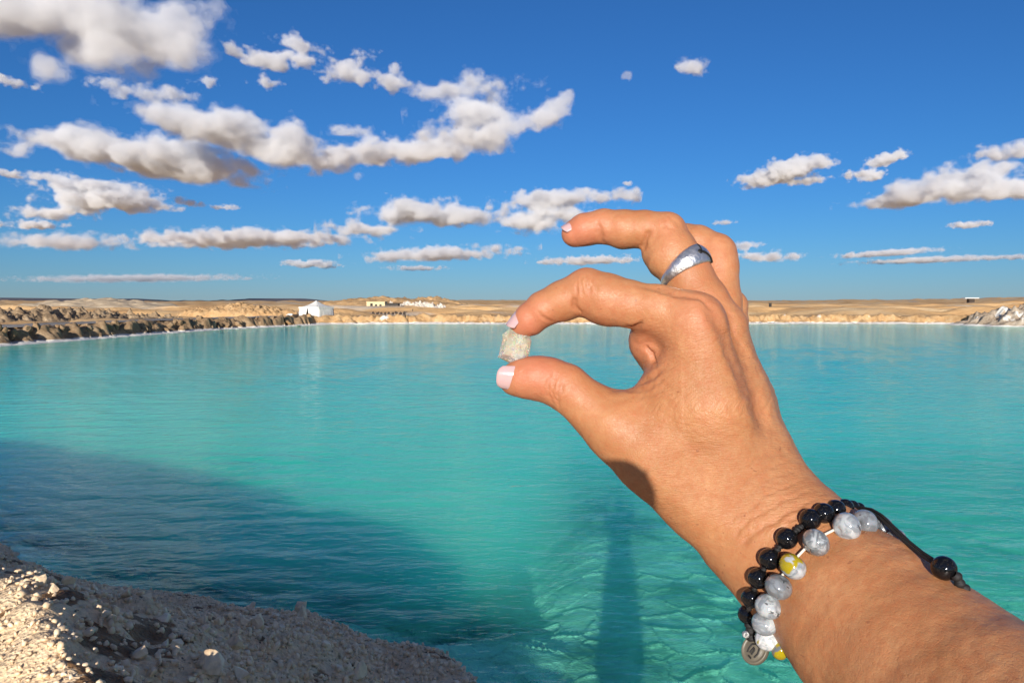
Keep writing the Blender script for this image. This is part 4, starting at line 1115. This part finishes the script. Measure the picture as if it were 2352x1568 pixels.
gb = [(2058, 1238, 24, 3, GR, LG, 0.0), (2022, 1213, 30, 1.5, GR, LG, 0.46), (1985, 1201, 31, 0.5, GR, LG, 0.48), (1945, 1209, 33, 0, LG, WH, 0.0), (1874, 1245, 32.5, 0, GR, WH, 0.0), (1821, 1300, 32, 0, LG, WH, 0.50),
      (1788, 1347, 31.5, 0, GR, LG, 0.40), (1765, 1392, 31, 0, LG, WH, 0.0), (1757, 1430, 30, 0, LG, WH, 0.0), (1764, 1465, 30, 0, WH, (0.8, 0.8, 0.78), 0.36), (1794, 1492, 23, 2, YE, GR, 0.6)]
br2 = empty('glass_bracelet', P(1900, 1330, 0.31)); tag(br2, 'bracelet of grey and white swirled glass beads with yellow spots nearest the elbow', 'bracelet')
gc, gr_ = [], []
for k, (a, b, r, xd, c1, c2, am) in enumerate(gb):
    d = bead_depth(a, b, r) + xd * 0.0035; gc.append(P(a, b, d)); gr_.append(r / F * d)
for k, (a, b, r, xd, c1, c2, am) in enumerate(gb):
    ax = gc[min(k + 1, len(gc) - 1)] - gc[max(k - 1, 0)]
    me = sphere_mesh('bead', glass('swirled_glass_%d' % k, c1, c2, YE, am, k + 1)); co = np.zeros(len(me.vertices) * 3); me.vertices.foreach_get('co', co); co = co.reshape(-1, 3)
    rr3 = np.hypot(co[:, 0], co[:, 1]); hole = np.exp(-(rr3 / 0.22) ** 2); co[:, 2] *= (1 - 0.25 * hole); me.vertices.foreach_set('co', co.ravel())
    o = bpy.data.objects.new('bead', me); COL.objects.link(o); place(o, br2, gc[k], gr_[k], ax, 0.86, k * 1.7)
    me.polygons.foreach_set('use_smooth', np.ones(len(me.polygons), bool))
cp, _ = resample(np.array(gc) + FWD * 0.0028, 0.001)
m_string = mat_plain('elastic_string', (0.75, 0.66, 0.55), 0.4, 0.1, 200, 0.1)
v, f = tube(cp, 0.00055, 6); child('string', np_mesh('string', v, f), m_string, br2)
black_me.polygons.foreach_set('use_smooth', np.ones(len(black_me.polygons), bool)); sil_me.polygons.foreach_set('use_smooth', np.ones(len(sil_me.polygons), bool))

# the phone in the other hand, lens at the viewer's eye
ph = empty('phone', (-0.06, -0.011, 2.979)); tag(ph, 'dark smartphone held upright sideways in the raised left hand', 'phone')
m_phone = mat_plain('phone_shell', (0.02, 0.02, 0.024), 0.3, 0.1, 50, 0.02)
bm = bmesh.new(); bmesh.ops.create_cube(bm, size=1.0)
bmesh.ops.scale(bm, vec=(0.148, 0.008, 0.072), verts=bm.verts)
bmesh.ops.bevel(bm, geom=[e for e in bm.edges if abs(e.verts[0].co.y - e.verts[1].co.y) > 0.004], offset=0.016, segments=8, profile=0.5, affect='EDGES')
me = bpy.data.meshes.new('body'); bm.to_mesh(me); bm.free(); link('body', me, m_phone, ph, smooth=False)
boxes('screen', [(-0.070, 0.070, -0.0046, -0.0042, -0.033, 0.033)], m_jet, ph)

# ------------------------------------------------------------------ clouds
ALT = 420.0
CLOUD_K = 0.85
clouds = [
    ('largest grey cloud filling the top left corner of the sky', 1.0, [(110, 40, 290, 72, 4), (290, 85, 180, 78, 8), (400, 60, 95, 55, -10), (260, 140, 150, 36, 0), (430, 105, 50, 45, -20)]),
    ('tiny cloud at the left edge under the largest cloud', .6, [(18, 188, 46, 14, 8)]),
    ('thin torn cloud strip just below the largest cloud', .45, [(330, 215, 95, 16, 5), (270, 200, 50, 16, 15), (395, 218, 34, 9, 12)]),
    ('very small wedge cloud right of the largest cloud', .7, [(466, 188, 28, 15, 5)]),
    ('wispy cloud chain at the top beside the largest cloud', .6, [(545, 122, 52, 16, 28), (620, 142, 66, 25, 8), (690, 104, 58, 15, 14), (700, 140, 55, 14, 8), (612, 190, 36, 12, 5)]),
    ('small tilted wisp cloud fourth along the upper chain', .6, [(800, 155, 54, 22, -22), (800, 178, 50, 14, 8)]),
    ('ragged wisp cloud at the right end of the upper chain', .6, [(905, 160, 24, 17, 30), (900, 190, 50, 20, 15), (945, 214, 28, 12, 25)]),
    ('heaped cloud with ragged right arm near the sky centre', 1.0, [(1080, 212, 92, 24, 0), (1080, 265, 100, 48, -8), (1070, 310, 105, 34, 5), (1180, 285, 62, 36, -15), (1265, 268, 46, 30, -15), (1290, 238, 20, 13, -40)]),
    ('long band cloud joining the heaped cloud on its left', .9, [(985, 345, 100, 36, -6), (880, 350, 105, 34, -3), (800, 312, 46, 12, 4), (760, 370, 110, 24, -4), (705, 400, 30, 11, -12)]),
    ('long grey cloud sloping down above the broad left cloud', 1.2, [(300, 252, 62, 20, 6), (420, 285, 140, 42, 12), (560, 312, 160, 44, 12), (670, 355, 110, 32, 10)]),
    ('broad grey cloud with white top at the left below the sloping one', 1.2, [(210, 335, 160, 36, 2), (350, 365, 210, 46, 8), (480, 402, 140, 28, 5), (600, 392, 70, 20, -6), (100, 345, 55, 15, 0)]),
    ('layered cloud near the left edge under the broad cloud', 1.0, [(110, 408, 50, 14, 4), (215, 432, 120, 18, 4), (240, 462, 135, 26, 2), (130, 490, 80, 14, -2)]),
    ('sliver of cloud cut by the left edge beside the layered cloud', .6, [(14, 400, 42, 9, 8)]),
    ('small flat cloud right of the layered left cloud', .5, [(435, 466, 34, 9, 8)]),
    ('smallest flat cloud above the long low band', .5, [(520, 477, 30, 7, 0)]),
    ('low white lens cloud near the left edge', .9, [(70, 517, 64, 10, 0)]),
    ('low grey bank cloud at the left edge above the horizon', .45, [(140, 557, 145, 17, 0)]),
    ('longest low band cloud over the tent', 1.0, [(550, 552, 225, 16, -1), (640, 545, 110, 15, 0), (400, 554, 60, 12, 0)]),
    ('pair of low cumulus clouds left of the middle finger', 1.2, [(845, 528, 88, 16, 2), (975, 492, 135, 28, 2), (1080, 495, 75, 22, -3)]),
    ('low cumulus cloud behind the middle finger tip', 1.2, [(1225, 513, 80, 26, -3), (1295, 462, 130, 18, -4), (1300, 497, 75, 22, -6)]),
    ('flat low cloud left of the index finger above the hut', .8, [(1015, 584, 165, 14, -3)]),
    ('small low cloud directly above the tent', .7, [(715, 607, 56, 9, 2)]),
    ('thin sliver cloud above the index finger knuckle', .6, [(1350, 599, 108, 9, -1)]),
    ('very thin cloud line left of the index finger', .5, [(958, 616, 64, 6, 0)]),
    ('lone small white cloud high above the hand', .8, [(1585, 158, 42, 20, 12), (1575, 150, 20, 16, 0)]),
    ('faint puff left of the lone high cloud', .35, [(1437, 177, 13, 12, 0)]),
    ('white tilted cloud right of the hand', 1.2, [(1805, 398, 98, 24, -14), (1840, 380, 72, 15, -6), (1815, 418, 54, 9, -4)]),
    ('small tilted cloud between the two larger right clouds', .9, [(2035, 368, 52, 15, -14), (1985, 400, 38, 10, 0), (2000, 412, 26, 8, -10)]),
    ('large layered cloud at the right edge of the sky', 1.2, [(2215, 402, 125, 22, -6), (2150, 446, 140, 26, -4), (2300, 436, 110, 26, -6), (2060, 462, 60, 10, 0)]),
    ('grey cloud cut by the right edge above the layered one', .9, [(2330, 350, 72, 20, -5)]),
    ('small low cloud near the right edge over the plain', .8, [(2222, 517, 42, 8, -3)]),
    ('low cloud just right of the ring finger', .6, [(1765, 590, 62, 12, 0), (1720, 565, 34, 9, 0)]),
    ('tiny cloud speck above the ring finger knuckle', .5, [(1665, 511, 26, 6, -3)]),
    ('longest thin cloud streak low on the right', .55, [(2040, 582, 110, 8, -3), (2120, 598, 130, 7, -2), (2290, 592, 90, 6, -1)]),
    ('tiny cloud speck above the low cumulus behind the finger', .6, [(1442, 425, 16, 7, 10)]),
    ('faint grey streak cloud low on the left horizon', .25, [(320, 640, 240, 7, -1)]),
]
m_cl = {}
SRC = []
def cloud_mat(dens, level):
    k = (round(math.log(dens) * 4), level)
    if k not in m_cl:
        m = bpy.data.materials.new('cloud_vapour'); m.use_nodes = True; N = Nodes(m.node_tree); N.n.clear()
        v = N.node('VolumePrincipled'); v.inputs['Color'].default_value = (0.999, 0.999, 0.999, 1); v.inputs['Density'].default_value = math.exp(k[0] / 4); v.inputs['Anisotropy'].default_value = 0.0
        N.out(v.outputs[0], 'Volume'); m_cl[k] = m
    return m_cl[k]
for ci, (lab, dn, els) in enumerate(clouds):
    E_ = np.array(els, float)
    base = (E_[:, 1] + E_[:, 3] * 0.6).max(); dist = min(ALT / max((694 - base) / F, 0.03), 14000.0) * (1.7 if lab.startswith(('thin torn', 'very small wedge')) else 1.0); s_ = dist / F
    lo = (E_[:, :2] - np.maximum(E_[:, 2:4], 10) * 1.35 - 8).min(0); hi = (E_[:, :2] + np.maximum(E_[:, 2:4], 10) * 1.35 + 8).max(0)
    lo[1] -= 12; hi[1] += 12
    zd = (E_[:, 2] * 0.7).max() * 1.25 + 8
    hh = max((hi - lo).max() / 165.0, 1.5, E_[:, 3].min() / 9.0)
    ax_ = np.arange(lo[0], hi[0] + hh, hh, dtype=np.float32); ay_ = np.arange(lo[1], hi[1] + hh, hh, dtype=np.float32); az_ = np.arange(-zd, zd + hh * 1.6, hh * 1.6, dtype=np.float32)
    Xc, Yc, Zc = np.meshgrid(ax_, ay_, az_, indexing='ij')
    ry0 = float(np.median(E_[:, 3])); sc_ = max(ry0 * 1.7, 10.0)
    wxn = fbm(Xc / (sc_ * 1.6), Yc / sc_, Zc / (sc_ * 1.6), o=2, s=ci * 7 + 1) * ry0 * 0.9
    fld = np.full(Xc.shape, 1e3, np.float32)
    for (ex, ey, rx, ry, rot) in els:
        ca_, sa_ = math.cos(math.radians(rot)), math.sin(math.radians(rot))
        dx = Xc - ex + wxn; dy = Yc - ey; u_ = (dx * ca_ + dy * sa_) / rx; w_ = (-dx * sa_ + dy * ca_) / ry; w_ = np.where(w_ > 0, w_ * 1.3, w_)
        fld = smin(fld, ((np.sqrt(u_ * u_ + w_ * w_ + (Zc / (rx * 0.7)) ** 2) - 1) * ry).astype(np.float32), ry0 * 0.45)
    nz_ = fbm(Xc / sc_, Yc / (sc_ * 0.8), Zc / sc_, o=6, s=ci * 7 + 3, g=0.62)
    fld = fld - ry0 * 1.45 * nz_ + ry0 * 0.20
    c_px = E_[:, :2].mean(0)
    ctr_w = CAM + (FWD + RGT * ((c_px[0] - 1176) / F) + UPV * ((784 - c_px[1]) / F)) * dist
    vs_, fs_, ms_, off = [], [], [], 0
    o_mats = []
    for lev, (iso, dk) in enumerate(((-0.12, 0.14), (0.04, 0.5), (0.24, 1.0))):
        fv, ffc = vdb_mesh(((fld + iso * ry0) / hh).astype(np.float32), (0, 0, 0), 1.0)
        if len(fv) < 8: continue
        fv[:, 0] = lo[0] + fv[:, 0] * hh; fv[:, 1] = lo[1] + fv[:, 1] * hh; fv[:, 2] = -zd + fv[:, 2] * hh * 1.6
        loc = RGT * ((fv[:, :1] - c_px[0]) * s_) + np.array([0, 0, 1.0]) * ((c_px[1] - fv[:, 1:2]) * s_) + np.array([0, 1.0, 0]) * (fv[:, 2:] * s_)
        n_ = vnormals(loc, ffc)
        if (n_ * (loc - loc.mean(0))).sum() < 0: ffc = ffc[:, ::-1]
        vs_.append(loc); fs_.append(ffc + off); ms_ += [len(o_mats)] * len(ffc); off += len(loc)
        o_mats.append(cloud_mat(dn * CLOUD_K * dk / (max(ry0, 9) * s_), lev))
    if not vs_: continue
    if ci in (9, 10, 7, 18): SRC.append((vs_, [f_ - f_.min() for f_ in fs_]))
    me = np_mesh('cloud', np.concatenate(vs_), np.concatenate(fs_))
    for m in o_mats: me.materials.append(m)
    me.polygons.foreach_set('material_index', np.array(ms_, dtype=np.int32))
    o = link('cloud', me); o.location = Vector(ctr_w)
    tag(o, lab, 'cloud', 'cumulus clouds in the blue sky')

# unseen cloud copies added overhead and behind the viewer for neutral ambient light
dr = np.random.default_rng(12); vs_, fs_, ms_, off, got = [], [], [], 0, []
sun_az = math.atan2(-anti[0], -anti[1])
for _ in range(900):
    if len(got) >= 46: break
    r_, a_ = 3200 * math.sqrt(dr.random()), dr.uniform(-math.pi, math.pi); x_, y_ = r_ * math.sin(a_), r_ * math.cos(a_)
    da = abs((a_ - sun_az + math.pi) % (2 * math.pi) - math.pi)
    if (y_ > -250 and abs(x_) < 1.15 * y_ + 420) and not (r_ < 420 and y_ < 150): continue
    if da < 0.45 and r_ > 700: continue
    if any(math.hypot(x_ - g[0], y_ - g[1]) < 480 for g in got): continue
    got.append((x_, y_)); V_, Fq = SRC[int(dr.integers(len(SRC)))]
    wd = np.ptp(V_[0][:, 0]); k = dr.uniform(420, 760) / wd; kz = dr.uniform(85, 150) / np.ptp(V_[0][:, 2]); th = dr.uniform(0, 6.28); ca_, sa_ = math.cos(th), math.sin(th)
    for lev in range(len(V_)):
        v = V_[lev] * np.array([k, k, kz]); v = np.stack([v[:, 0] * ca_ - v[:, 1] * sa_ + x_, v[:, 0] * sa_ + v[:, 1] * ca_ + y_, v[:, 2] + ALT + 60], 1)
        vs_.append(v); fs_.append(Fq[lev] + off); ms_ += [lev] * len(Fq[lev]); off += len(v)
me = np_mesh('fill_cloud_layer', np.concatenate(vs_), np.concatenate(fs_))
for lev, dk in enumerate((0.30, 0.55, 1.0)): me.materials.append(cloud_mat(0.030 * dk, lev))
me.polygons.foreach_set('material_index', np.array(ms_, dtype=np.int32))
tag(link('fill_cloud_layer', me), 'unseen broken cumulus layer added overhead and behind the viewer for ambient light', 'clouds', kind='stuff')
